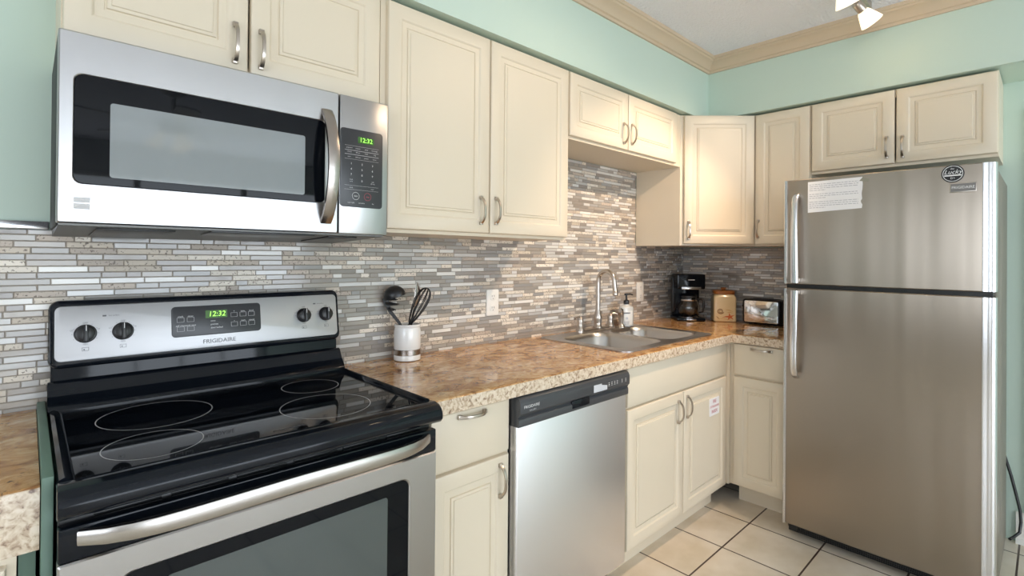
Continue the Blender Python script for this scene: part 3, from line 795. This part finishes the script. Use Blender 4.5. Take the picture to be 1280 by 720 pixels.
# ------------------------------------------------------------------ microwave
MX0, MX1, MZ0, MZ1 = -3.340, -2.578, 1.376, 1.779
mw = thing('microwave', ((MX0+MX1)/2, -.2, MZ0), 'stainless over-the-range microwave with black door window above the stove', 'microwave')
mb = MB(); mb.box(ID, MX0, MX1-.004, -.355, -.0085, MZ0-.004, MZ1-.001, .003)
mb.build('body', M['black_matte'], mw)
mb = MB()
mb.prism([(MX0+.004, -.372, 1.372), (MX0+.004, -.03, 1.356), (MX0+.004, -.008, 1.356), (MX0+.004, -.008, 1.374), (MX0+.004, -.372, 1.378)], (MX1-MX0-.008, 0, 0))
un = mb.build('underside', M['under_metal'], mw)
FMU = lambda u, w, n: Vector((u, w, 1.3715-( -.372-w)*(-.016/.342)-n))
for a, b_ in ((MX0+.07, MX0+.22), (MX1-.16, MX1-.07)):
    MB().box(FMU, a, b_, -.33, -.12, -.001, .003, .001).build('grease_filter', M['black'], un)
MB().box(FMU, MX0+.29, MX0+.55, -.36, -.25, -.001, .003, .001).build('lamp_lens', M['charcoal'], un)
FM = F1(-.358); SPLIT = -2.735
mb = MB(); mb.frame(FM, MX0, SPLIT-.0015, MZ0, MZ1, -3.313, -2.775, 1.462, 1.690, .0, .032, .016)
mb.box(FM, -2.7762, SPLIT-.004, 1.463, 1.689, .030, .0326, .0005, M['black_glass'])
mb.mats = [M['steel_h'], M['black_glass']]
dm = mb.build('door', None, mw, smooth=0)
MB().rrect(FM, -3.3135, -2.7745, 1.4615, 1.6905, .016, .004, .0312).build('window', M['black_glass'], dm)
MB().rrect(FM, -3.254, -2.832, 1.478, 1.640, .006, .031, .0318).build('window_screen', M['mesh_screen'], dm)
mb = MB(); path = []; hw = []
for k in range(19):
    s_ = -1+2*k/18; path.append(FM(-2.772, 1.564+s_*.158, .030+.052*(1-s_*s_)**.8)); hw.append(.0165)
mb.tube(path, .006, seg=12, flat=(Vector((1, 0, 0)), hw)); mb.build('handle', M['bronze'], dm)
mb = MB(); q = lambda a, b_, c_, d_, mm: mb.box(FM, a, b_, c_, d_, .032, .0325, m=mm)
q(-3.313, -3.286, 1.420, 1.431, M['grey_print']); mb.text(FM, 'KENMORE', -3.2995, 1.4255, .0055, .0327, M['white_print'])
q(-3.313, -3.286, 1.406, 1.418, M['grey_print'])
sw = [FM(-3.313+.027*k/8, 1.409+.008*math.sin(k/8*2.6), .0328) for k in range(9)]
mb.tube(sw, .0008, m=M['white_print'], seg=6)
mb.build('badge', None, dm)
MB().box(FM, SPLIT+.0015, MX1, MZ0, MZ1, 0, .032, .004).build('control_side', M['steel_h'], mw)
kp = MB().rrect(FM, SPLIT+.003, -2.597, 1.455, 1.684, .010, .0315, .0335, .0006).build('keypad', M['charcoal'], mw)
G = lambda u, w, n: FM(u, w, n+.0336); mb = MB()
KU = lambda f_: SPLIT+.003+f_*.135
mb.box(G, KU(.40), KU(.78), 1.645, 1.664, 0, .0004, m=M['led_back']); mb.text(G, '12:32', KU(.59), 1.6545, .019, .0006, M['led'])
for row, wz in enumerate((1.628, 1.616, 1.602)):
    for cc in range(4): mb.text(G, ('popcorn', 'potato', 'pizza', 'beverage', 'reheat', 'dinner', 'baby', 'veg', 'auto', 'defrost', 'power', 'timer')[row*4+cc], KU(.2+.2*cc), wz, .0055, .0002, M['grey_print'])
for wz0, wz1 in ((1.621, 1.634), (1.609, 1.6205), (1.595, 1.6085), (1.506, 1.518)):
    for a in ((KU(.1), KU(.9), wz0, wz0+.0005), (KU(.1), KU(.9), wz1, wz1+.0005)): mb.box(G, *a, 0, .0003, m=M['grey_print'])
for i in range(9): mb.text(G, str(i+1), KU(.25+.25*(i % 3)), 1.582-.016*(i//3), .008, .0002, M['white_print'])
mb.text(G, '0', KU(.5), 1.533, .008, .0002, M['white_print']); mb.text(G, 'cook\ntime', KU(.25), 1.533, .0055, .0002, M['grey_print']); mb.text(G, 'add\n30 sec', KU(.76), 1.531, .0055, .0002, M['grey_print'])
mb.text(G, 'clock', KU(.25), 1.512, .0055, .0002, M['grey_print']); mb.text(G, 'vent', KU(.75), 1.512, .0055, .0002, M['grey_print'])
for f_, s_, mm in ((.36, 'start', M['white_print']), (.64, 'stop', M['red_print'])):
    n = 24; c0 = (KU(f_), 1.488)
    mb.rings([[G(c0[0]+q_*math.cos(2*math.pi*k/n), c0[1]+q_*math.sin(2*math.pi*k/n), .0003) for k in range(n)] for q_ in (.0105, .0113)], mm, False, False)
    mb.text(G, s_, c0[0], c0[1], .0062, .0002, mm)
for f_, s_ in ((.25, 'night light'), (.5, 'turntable'), (.77, 'fan')): mb.text(G, s_, KU(f_), 1.468, .0055, .0002, M['grey_print'])
mb.build('keypad_lettering', None, kp)

# ------------------------------------------------------------------ dishwasher
dw = thing('dishwasher', (-1.94, -.35, 0), 'stainless dishwasher with dark control strip under the countertop', 'dishwasher')
DX0, DX1 = -2.246, -1.636
MB().box(ID, DX0+.006, DX1-.006, -.588, -.03, .106, .850, .003).build('body', M['charcoal'], dw)
FDW = F1(-.590)
MB().box(FDW, DX0, DX1, .095, .772, 0, .040, .006, seg=3).build('door', M['dishwasher_steel'], dw)
def yzF(pts, x): return [(x, -.590-n, z) for n, z in pts]
cp_pts = [(0, .768), (.046, .768), (.050, .772), (.050, .793), (.042, .798), (.046, .805), (.056, .812), (.056, .846), (.050, .858), (.038, .864), (0, .864)]
pn = MB().prism(yzF(cp_pts, DX0), (DX1-DX0, 0, 0), bev=.002).build('control_panel', M['charcoal_panel'], dw)
G = lambda u, w, n: FDW(u, w, n+.056)
MB().box(lambda u, w, n: FDW(u, w, n), -1.985, -1.885, .778, .806, .040, .0512, .003).build('latch', M['black_gloss'], pn)
mb = MB(); mb.text(G, 'FRIGIDAIRE', -2.195, .833, .013, .0005, M['white_print'], xs=1.1); mb.text(G, 'GALLERY', -2.190, .820, .008, .0005, M['grey_print'])
for k, u in enumerate((-1.775, -1.757, -1.739, -1.722, -1.690, -1.665)):
    mb.box(G, u-.003, u+.003, .837, .839, 0, .0006, m=M['white_print']); mb.box(G, u-.004, u+.004, .826, .8275, 0, .0006, m=M['grey_print']); mb.lathe([(0, 0), (.0022, 0), (.0022, .0005), (0, .0005)], G(u, .832, .0002), m=M['white_print'], seg=8, axis=(0, -1, 0))
mb.build('panel_lettering', None, pn)
tag(MB().prism([G(-1.87, .816, .0005), G(-1.788, .816, .0005), G(-1.788, .832, .0005), G(-1.822, .838, .0005), G(-1.822, .843, .0005), G(-1.87, .843, .0005)], (0, -.0006, 0)).build('paper_label', M['label_grey']), 'small torn white sticker on the dishwasher control strip', 'sticker')
for u in (-2.13, -1.80): MB().box(FDW, u-.006, u+.006, .864, .8654, .0, .035).build('mounting_bracket', M['chrome_soft'], dw)
MB().box(FDW, DX0+.004, DX1-.004, 0, .105, 0-.115, -.10).build('toe_plate', M['black'], dw)
tag(MB().box(FDW, -2.251, DX1+.004, .8655, .8678, -.05, .004).build('filler_strip', M['white_trim']), 'thin white strip under the counter edge above the dishwasher', 'strip')

# ------------------------------------------------------------------ refrigerator
FY0, FY1, FX = -.921, -1.662, -.7726
f = thing('refrigerator', (-.42, -1.29, 0), 'large stainless top-freezer refrigerator in the right corner', 'refrigerator')
MB().box(ID, -.700, -.035, FY1+.004, FY0-.004, .022, 1.672, .006).build('body', M['fridge_side'], f)
def fdoor(z0, z1):
    """plan outline with rounded front edges, gently bowed front"""
    def outline(i=0.0):
        pts = [(-.705, FY0-i), ]
        n = 14
        pts = []
        hw = (FY0-FY1)/2-i; cy = (FY0+FY1)/2; r_ = .020
        for k in range(7):
            a = R(90*k/6); pts.append((FX+.006+r_-r_*math.sin(a)+i, cy+hw-r_+r_*math.cos(a)))
        for k in range(1, n):
            t_ = 1-2*k/n; pts.append((FX+.006*(t_*t_)+i, cy+t_*(hw-r_)))
        for k in range(7):
            a = R(90-90*k/6); pts.append((FX+.006+r_-r_*math.sin(a)+i, cy-hw+r_-r_*math.cos(a)))
        return [(-.706, cy+hw)] + pts + [(-.706, cy-hw)]
    mb = MB(); o0 = outline(.004); o1 = outline(0)
    mb.rings([[Vector((x, y, z)) for x, y in o] for o, z in ((o0, z0), (o1, z0+.004), (o1, z1-.004), (o0, z1))])
    return mb
dz = fdoor(1.196, 1.686).build('freezer_door', M['fridge_steel'], f, smooth=35)
dd = fdoor(.066, 1.178).build('fridge_door', M['fridge_steel'], f, smooth=35)
def edge_trim(z0, z1, parent):
    for y, s_ in ((FY1, 1), (FY0, -1)):
        mb = MB(); wd = .040 if s_ == 1 else .016; pts = []
        for k in range(9):
            a = R(90*k/8); pts.append((FX+.0235-.0235*math.sin(a), y-.001*s_+s_*(.018-.018*math.cos(a))))
        pts += [(FX-.0012, y+s_*wd*.5), (FX+.0008, y+s_*wd*.62), (FX-.0012, y+s_*wd*.74), (FX-.0008, y+s_*wd), (FX+.004, y+s_*wd), (FX+.0235, y+s_*.010)]
        if s_ == -1: pts = pts[::-1]
        mb.prism([(x, yy, z0) for x, yy in pts], (0, 0, z1-z0)); mb.build('edge_trim', M['chrome_soft'], parent, smooth=50)
edge_trim(1.198, 1.684, dz); edge_trim(.068, 1.176, dd)
MB().box(ID, -.752, -.702, FY1+.012, FY0-.012, 1.170, 1.204).build('gasket', M['black'], f)
mb = MB(); mb.box(ID, -.735, -.690, FY1+.01, FY0-.02, .0235, .064, .004)
for k in range(5): mb.box(ID, -.740, -.734, FY1+.05, FY0-.06, .028+k*.007, .031+k*.007)
mb.build('kick_grille', M['black'], f)
for y in (FY0-.06, FY1+.06):
    for x in (-.66, -.12): MB().lathe([(.018, 0), (.018, .012), (.008, .014), (.008, .03)], (x, y, 0), seg=12).build('foot', M['black'], f)
def bow(z_far, z_near, parent):
    mb = MB(); y = -.983; path = []; hw = []; s_ = 1 if z_far > z_near else -1
    L = abs(z_far-z_near)
    prof = [(-.001, 0), (.014, .006), (.028, .022), (.038, .05), (.044, .10), (.047, L*.45), (.046, L*.75), (.044, L*.92), (.044, L)]
    for n, d in prof: path.append((FX-n, y-.004*(d/L), z_far-s_*d)); hw.append(.0125+.003*(d/L))
    mb.tube(path, .0085, seg=14, flat=(Vector((0, 1, 0)), hw))
    mb.box(F2(FX), -y-.012+.004, -y+.012+.004, *sorted((z_near, z_near+s_*.022)), -.002, .042, .004)
    mb.build('handle', M['chrome_soft'], parent)
bow(1.615, 1.204, dz); bow(.765, 1.170, dd)
FF = F2(FX)
mb = MB(); mb.rrect(FF, 1.527, 1.606, 1.578, 1.614, .003, .0003, .0025, .0008, m=M['nickel']); mb.box(FF, 1.530, 1.603, 1.581, 1.611, .002, .0028, m=M['badge_plate'])
mb.text(FF, 'FRIGIDAIRE', 1.5665, 1.596, .0145, .003, M['white_print'], xs=.92)
mb.build('badge', None, dz)
# sticker, note and tape on the freezer door
st = thing('round_sticker', FF(1.535, 1.62, .001), 'round black and white sticker at the top right of the freezer door', 'sticker')
SU, SW = 1.536, 1.652
axf = (-1, 0, 0)
MB().lathe([(0, .0004), (.0345, .0004), (.0345, .0012), (0, .0012)], FF(SU, SW, 0), seg=40, axis=axf).build('backing', M['black'], st)
mb = MB(); n = 40
mb.rings([[FF(SU+q_*math.cos(2*math.pi*k/n), SW+q_*math.sin(2*math.pi*k/n), .0014) for k in range(n)] for q_ in (.0285, .0305)], M['white_print'], False, False)
mb.text(FF, 'the', SU-.002, SW+.019, .009, .0012, M['white_print'], shear=.3)
mb.text(FF, 'Lucky', SU, SW+.006, .0235, .0013, M['white_print'], shear=.35, xs=.98)
mb.box(FF, SU-.0255, SU+.0255, SW-.0095, SW-.0045, .0012, .0015, m=M['white_print'])
mb.text(FF, 'D+', SU, SW-.018, .0105, .0012, M['white_print'])
mb.build('lettering', None, st)
nt = thing('paper_note', FF(1.135, 1.53, .001), 'white printed paper note taped on the freezer door', 'note')
mb = MB(); edge = [(1.028, 1.528), (1.238, 1.537), (1.240, 1.552), (1.236, 1.560), (1.234, 1.568), (1.239, 1.578), (1.237, 1.60), (1.240, 1.622), (1.241, 1.64), (1.239, 1.672), (1.028, 1.669)]
mb.prism([FF(u, w, .0008) for u, w in edge], (-.0006, 0, 0)); mb.build('sheet', M['paper'], nt, smooth=0)
mb = MB(); rn = random.Random(4)
for k in range(13):
    w = 1.655-k*.0088; u = 1.034
    if k in (4, 8): continue
    end = 1.225 if k not in (3, 7, 12) else 1.10
    while u < end:
        l = rn.uniform(.006, .018); mb.box(FF, u, min(u+l, end), w-.0012+.012*(u-1.03)*.3, w+.0012+.012*(u-1.03)*.3, .0013, .0016); u += l+.003
mb.build('printing', M['note_print'], nt)
mb = MB(); mb.prism([FF(1.228, 1.655, .0016), FF(1.262, 1.648, .0016), FF(1.266, 1.660, .0016), FF(1.240, 1.669, .0016)], (-.0003, 0, 0)); mb.build('tape', M['tape'], nt)
# warning sticker on the right sink door
FS = lambda u, w, n: F1(BY-.0195)(u, w, n)
sg = thing('warning_sticker', FS(-.815, .51, .0), 'small white sticker with red words on the right sink cabinet door', 'sticker')
MB().rrect(FS, -.871, -.763, .512, .600, .004, -.002, .0006).build('backing', M['paper'], sg)
mb = MB()
for s_, w, z in (('FIRE', .582, .024), ('EXTINGUISHER', .557, .0165), ('INSIDE', .532, .024)): mb.text(FS, s_, -.817, w, z, .0008, M['red_print'], xs=.9)
mb.build('lettering', None, sg)
# power cord hanging behind the fridge
tag(MB().tube([(-.016, -1.650, .40), (-.028, -1.674, .31), (-.032, -1.690, .235), (-.040, -1.705, .16), (-.048, -1.708, .11), (-.06, -1.704, .065), (-.09, -1.684, .047), (-.12, -1.674, .046)], .006, seg=8).build('power_cord', M['black']), 'black power cord looping down beside the refrigerator', 'cord')

# ------------------------------------------------------------------ utensil crock and utensils
CXU, CYU = -2.312, -.085
uc = thing('utensil_crock', (CXU, CYU, ZC), 'white ceramic utensil crock with a bronze band beside the range', 'crock')
mb = MB(); n = 36; rs = []
def flute(r0, z, amt): return [Vector((CXU+(r0-amt*(k % 3 == 0))*math.cos(2*math.pi*k/n), CYU+(r0-amt*(k % 3 == 0))*math.sin(2*math.pi*k/n), ZC+z)) for k in range(n)]
for r0, z, amt in ((.046, .0005, 0), (.051, .003, 0), (.0515, .018, 0), (.050, .021, 0), (.050, .045, 0), (.0515, .048, .0006), (.0515, .112, .0006), (.049, .122, 0), (.048, .127, 0), (.051, .130, 0), (.051, .137, 0), (.048, .139, 0), (.045, .137, 0), (.045, .012, 0), (.03, .010, 0)):
    rs.append(flute(r0, z, amt))
mb.rings(rs); mb.build('pot', M['white_ceramic'], uc, smooth=50)
MB().lathe([(.0506, .022), (.0515, .023), (.0515, .043), (.0506, .044)], (CXU, CYU, ZC), seg=36).build('band', M['bronze'], uc)
def upt(dx, dz, dd): # offset to the right in the photo, up, and towards the wall
    return Vector((CXU+dx*.725+dd*.688, CYU-dx*.688+dd*.725, ZC+dz))
# spaghetti server
t = thing('pasta_server', upt(-.02, .012, 0), 'black toothed pasta server leaning left in the white crock', 'utensil', 'utensils in the crock')
MB().tube([upt(.028, .02, .0), upt(-.031, .141, .0), upt(-.0665, .185, .0), upt(-.080, .212, .0), upt(-.087, .238, .0)], [.005, .0055, .0055, .005, .005], seg=10, flat=(upt(.8, .5, .3)-upt(0, 0, 0), [.006, .006, .007, .010, .014])).build('shaft', M['black'], t)
o0 = upt(0, 0, 0); va = (upt(-.30, .95, -.12)-o0).normalized(); vs = (upt(.95, .30, 0)-o0); vs = (vs-va*vs.dot(va)).normalized(); vd = va.cross(vs)
dc = upt(-.050, .2465, 0); rs = []
for rr0, hh in [(.0425*math.cos(R(q_)), .040*math.sin(R(q_))) for q_ in (-8, 0, 12, 26, 42, 58, 74, 88)] + [(.0395*math.cos(R(q_)), .037*math.sin(R(q_))) for q_ in (88, 74, 58, 42, 26, 12, 0, -8)]:
    rs.append([dc+va*hh+vs*(rr0*math.cos(2*math.pi*k/24))+vd*(rr0*.8*math.sin(2*math.pi*k/24)) for k in range(24)])
mb = MB(); mb.rings(rs+[rs[0]], None, False, False); hd = mb.build('head', M['black'], t, smooth=60)
for (bx, bz), (tx, tz) in (((-.0855, .236), (-.040, .231)), ((-.081, .217), (-.0345, .213)), ((-.071, .196), (-.048, .191))):
    for dd in (-.014, .014):
        MB().tube([upt(bx-.002, bz, 0), upt((bx+tx)/2, (bz+tz)/2-.001, dd), upt(tx, tz, dd)], [.0075, .0045, .0012], seg=8).build('tooth', M['black'], t)
# whisk
t = thing('whisk', upt(.01, .012, 0), 'wire balloon whisk leaning right in the white crock', 'utensil', 'utensils in the crock')
w0, w1 = upt(-.026, .03, -.018), upt(.012, .138, -.018)
MB().tube([w0, w1], [.0075, .0065], seg=12).build('grip', M['black'], t)
axw = (upt(.080, .278, -.018)-w1).normalized(); sd = (axw.cross(upt(0, 0, 1)-upt(0, 0, 0))).normalized(); s2 = axw.cross(sd).normalized(); Lw = (upt(.080, .278, -.018)-w1).length
for k in range(5):
    ang = math.pi*k/5+.2; s_ = sd*math.cos(ang)+s2*math.sin(ang); path = []
    for q_ in range(25):
        a = q_/24*math.pi*2; tt = (1-math.cos(a))/2
        path.append(w1+axw*(Lw*tt)+s_*(.029*math.sin(a)*(.35+.65*tt)*1.25))
    MB().tube(path, .0019, seg=6).build('wire', M['black'], t)
# flat turner standing behind the whisk
t = thing('spatula', upt(.01, .012, .01), 'dark narrow spatula standing behind the whisk in the crock', 'utensil', 'utensils in the crock')
MB().tube([upt(.0, .02, .012), upt(.014, .15, .014), upt(.026, .205, .016)], .0045, seg=8).build('shaft', M['black'], t)
MB().tube([upt(.025, .195, .016), upt(.032, .225, .017), upt(.036, .262, .017), upt(.032, .298, .017)], .0018, seg=8, flat=(upt(.6, 0, .8)-upt(0, 0, 0), [.006, .017, .016, .003])).build('blade', M['bronze'], t)

# ------------------------------------------------------------------ coffee maker
def local(cx, cy, ang):      # u to the right of its front, w up, n out of its front, from its centre
    return FD((cx, cy), ang)
cm = thing('coffee_maker', (-.245, -.165, ZC), 'black drip coffee maker with glass carafe in the counter corner', 'coffee maker')
K = local(-.245, -.165, R(-48))
zz = ZC
MB().rrect(K, -.088, .088, zz+.0005, zz+.022, .008, -.095, .100, .006).build('base', M['black_gloss'], cm)
MB().lathe([(0, .0), (.062, .0), (.062, .002), (0, .002)], K(0, zz+.0225, .03), seg=28).build('warming_plate', M['chrome_soft'], cm)
MB().box(K, -.086, .086, zz+.020, zz+.30, -.095, -.035, .012, seg=3).build('water_tank', M['black_gloss'], cm)
hd = MB().rrect(K, -.088, .088, zz+.205, zz+.300, .010, -.060, .092, .008).build('brew_head', M['black_gloss'], cm)
MB().rrect(K, -.060, .060, zz+.203, zz+.219, .003, .088, .0945, .001).build('front_band', M['chrome_soft'], cm)
mb = MB(); mb.box(K, -.020, .020, zz+.262, zz+.266, .0918, .0925, m=M['white_print']); mb.build('brand_mark', None, hd)
MB().box(K, -.096, -.086, zz+.05, zz+.28, -.05, .0, .003).build('side_rib', M['black'], cm)
MB().box(K, -.03, .03, zz+.006, zz+.017, .099, .103, .002).build('switch', M['chrome_soft'], cm)
kc = K(0, 0, .032); kz = zz+.0255
cf = MB().lathe([(.0, 0), (.050, 0), (.058, .008), (.068, .05), (.066, .075), (.052, .105), (.046, .115), (.048, .125), (.046, .125), (.044, .115), (.050, .104), (.064, .074), (.066, .05), (.056, .010), (.048, .003), (0, .003)], (kc.x, kc.y, kz), seg=32).build('carafe', M['glass'], cm, smooth=60)
MB().lathe([(.0, .124), (.050, .124), (.050, .134), (.040, .142), (0, .142)], (kc.x, kc.y, kz), seg=28).build('carafe_lid', M['black'], cf)
MB().lathe([(.0525, .1015), (.0535, .104), (.0535, .112), (.0495, .114)], (kc.x, kc.y, kz), seg=28).build('carafe_band', M['chrome_soft'], cf)
hv = K(0, 0, 0); hdir = (K(.8, 0, .6)-hv).normalized()
hp = lambda d, z: Vector((kc.x, kc.y, kz+z))+hdir*d
MB().tube([hp(.052, .112), hp(.080, .118), (hp(.096, .108)), hp(.097, .07), hp(.090, .035), hp(.068, .03)], [.006, .007, .008, .008, .006, .005], seg=10).build('carafe_handle', M['black'], cf)

# ------------------------------------------------------------------ canister
KA = R(-56)
cn = thing('canister', (-.118, -.345, ZC), 'cream ceramic canister with seashell painting and wooden lid', 'canister')
K = local(-.118, -.345, KA)
mb = MB(); Hh = .175
def sq(h, r_, z, seg=5):
    pts = []
    for cx, cy, a0 in ((h-r_, h-r_, 0), (-h+r_, h-r_, 90), (-h+r_, -h+r_, 180), (h-r_, -h+r_, 270)):
        for k in range(seg+1):
            a = R(a0+90*k/seg); pts.append(K(cx+r_*math.cos(a), ZC+z, cy+r_*math.sin(a)))
    return pts
mb.rings([sq(h, r_, z) for h, r_, z in ((.062, .012, .0005), (.067, .014, .004), (.068, .015, .012), (.068, .015, .150), (.066, .018, .160), (.060, .024, .170), (.058, .030, .175))])
jar = mb.build('jar', M['glaze'], cn, smooth=60)
mb = MB(); mb.rings([sq(h, r_, z) for h, r_, z in ((.056, .030, .1745), (.062, .030, .176), (.063, .030, .194), (.058, .030, .199))])
mb.lathe([(.010, .198), (.012, .204), (.018, .210), (.016, .215), (0, .217)], K(0, ZC, 0), seg=20)
mb.build('lid', M['wood_lid'], cn)
G = lambda u, w, n: K(u, ZC+w, n+.0681)
mb = MB()
for q_, m_ in ((.026, M['sand_paint']),):
    mb.rings([[G(-.018+.030*math.cos(2*math.pi*k/20)*1.5, .052+.016*math.sin(2*math.pi*k/20), .0002) for k in range(20)], [G(-.018, .052, .0002) for k in range(20)]], m_, False, False) if False else None
path = [G(-.028+(.004+.017*k/30)*math.cos(k*.42), .068+(.004+.014*k/30)*math.sin(k*.42), .0005) for k in range(30)]
mb.tube(path, [.0012+.0018*k/30 for k in range(30)], m=M['shell_paint'], seg=5)
star = []
for k in range(10):
    rr0 = .030 if k % 2 == 0 else .010; a = R(100+36*k); star.append(G(.028+rr0*math.cos(a)*1.05, .034+rr0*math.sin(a)*.85, .0002))
mb.prism(star, (G(0, 0, .0006)-G(0, 0, 0)), m=M['star_paint'])
for u0, w0, u1, w1, m_ in ((-.05, .020, .045, .012, M['sand_paint']), (-.02, .028, .02, .030, M['star_paint']), (.0, .078, .048, .066, M['sand_paint']), (-.055, .034, -.035, .016, M['shell_paint']), (.01, .060, .045, .058, M['sand_paint'])):
    mb.tube([G(u0, w0, .0004), G((u0+u1)/2, (w0+w1)/2+.004, .0004), G(u1, w1, .0004)], [.0006, .0024, .0006], m=m_, seg=6)
mb.build('painting', None, jar)

# ------------------------------------------------------------------ toaster
to = thing('toaster', (-.095, -.59, ZC), 'chrome and black two-slot toaster beside the refrigerator', 'toaster')
TF = F2(-.155); T0, T1 = .478, .705
MB().box(ID, -.155, -.025, -T1, -T0, ZC+.006, ZC+.155, .016, seg=3).build('shell', M['black'], to)
sdp = MB().rrect(TF, T0+.016, T1-.016, ZC+.014, ZC+.146, .008, -.004, .003, .002).build('side_plate', M['chrome'], to)
for x in (-.125, -.075): MB().box(ID, x, x+.025, -T1+.035, -T0-.035, ZC+.150, ZC+.1565, .001).build('slot', M['black_matte'], to)
lv = MB().box(ID, -.105, -.075, -T0-.002, -T0+.020, ZC+.100, ZC+.112, .003).build('lever', M['black'], to)
for x in (-.14, -.055):
    for y in (-T1+.03, -T0-.05): MB().box(ID, x, x+.015, y, y+.015, ZC+.0003, ZC+.008).build('foot', M['black_matte'], to)

# ------------------------------------------------------------------ track light
TY = -1.20
tl = thing('track_light', (-1.1, TY, CEIL), 'ceiling track light with frosted glass shades above the kitchen floor', 'lamp')
MB().rrect(ID, -1.80, -.50, TY-.016, TY+.016, .008, CEIL-.030, CEIL-.0005, .0).build('bar', M['nickel'], tl)
MB().lathe([(.06, -.0005), (.06, -.018), (.05, -.024), (0, -.024)], (-1.1, TY, CEIL), seg=28).build('canopy', M['nickel'], tl)
HEADS = [((-.70, TY), (.62, -.45, -.78)), ((-.985, TY), (.55, -.20, -.90)), ((-1.33, TY), (.1, .5, -.85)), ((-1.68, TY), (-.3, .5, -.85))]
for i, ((x, y), d) in enumerate(HEADS):
    d = Vector(d).normalized(); p0 = Vector((x, y, CEIL-.03)); j = Vector((x, y, CEIL-.072))
    mb = MB(); mb.tube([p0, j], .006, seg=10); mb.lathe([(.010, -.012), (.018, -.004), (.0195, 0), (.0195, .038), (.016, .044)], j, seg=20, axis=d)
    hd = mb.build('lamp_head', M['nickel'], tl)
    s0 = j+d*.040
    MB().lathe([(.0200, 0), (.026, .010), (.040, .050), (.046, .068), (.044, .068), (.038, .050), (.024, .010), (.0185, .002)], s0, seg=28, axis=d).build('shade', M['shade'], hd, smooth=60)
    MB().lathe([(0, 0), (.012, .0), (.014, .02), (.02, .036), (.014, .048), (0, .052)], s0, seg=16, axis=d).build('bulb', M['bulb'], hd)
    ld = bpy.data.lights.new('track_lamp', 'SPOT'); ld.energy = LAMP_W*(1.1, 3.6, .25, .2)[i]; ld.color = LAMP_COL; ld.shadow_soft_size = .022; ld.spot_size = R(78 if i == 1 else 100); ld.spot_blend = .6
    lo = bpy.data.objects.new('track_lamp', ld); COL.objects.link(lo); lo.location = s0+d*.078; lo.rotation_euler = Vector((0, 0, -1)).rotation_difference((Vector((-.12, .76, -.86)) if i == 1 else Vector((-.42, .80, -.80)))).to_euler()

# ------------------------------------------------------------------ ceiling fan behind the camera (seen mirrored in the microwave door)
FC = Vector((-2.6, -3.5, CEIL))
cf = thing('ceiling_fan', FC, 'white five-blade ceiling fan behind the viewer, mirrored in the microwave door', 'fan')
MB().lathe([(.07, 0), (.07, -.03), (.03, -.05), (.015, -.055), (.015, -.20), (.05, -.21), (.11, -.24), (.11, -.30), (.07, -.33), (0, -.33)], FC, seg=28).build('motor', M['white_trim'], cf)
for k in range(5):
    a = R(20+72*k); c_, s_ = math.cos(a), math.sin(a)
    T = lambda u, w, n: FC+Vector((u*c_-w*s_, u*s_+w*c_, n))
    MB().prism([T(.10, -.02, -.275), T(.18, -.055, -.28), T(.62, -.07, -.28), T(.66, -.04, -.277), T(.66, .04, -.267), T(.62, .07, -.263), T(.18, .055, -.263), T(.10, .02, -.268)], (0, 0, .008)).build('blade', M['white_trim'], cf)
for k in range(3):
    a = R(60+120*k); p = FC+Vector((.09*math.cos(a), .09*math.sin(a), -.36))
    MB().lathe([(.018, .03), (.025, .01), (.05, -.06), (.055, -.075), (.048, -.075), (0, -.03)], p, seg=18, axis=(-math.cos(a)*.5, -math.sin(a)*.5, 1)).build('glass_shade', M['shade'], cf)
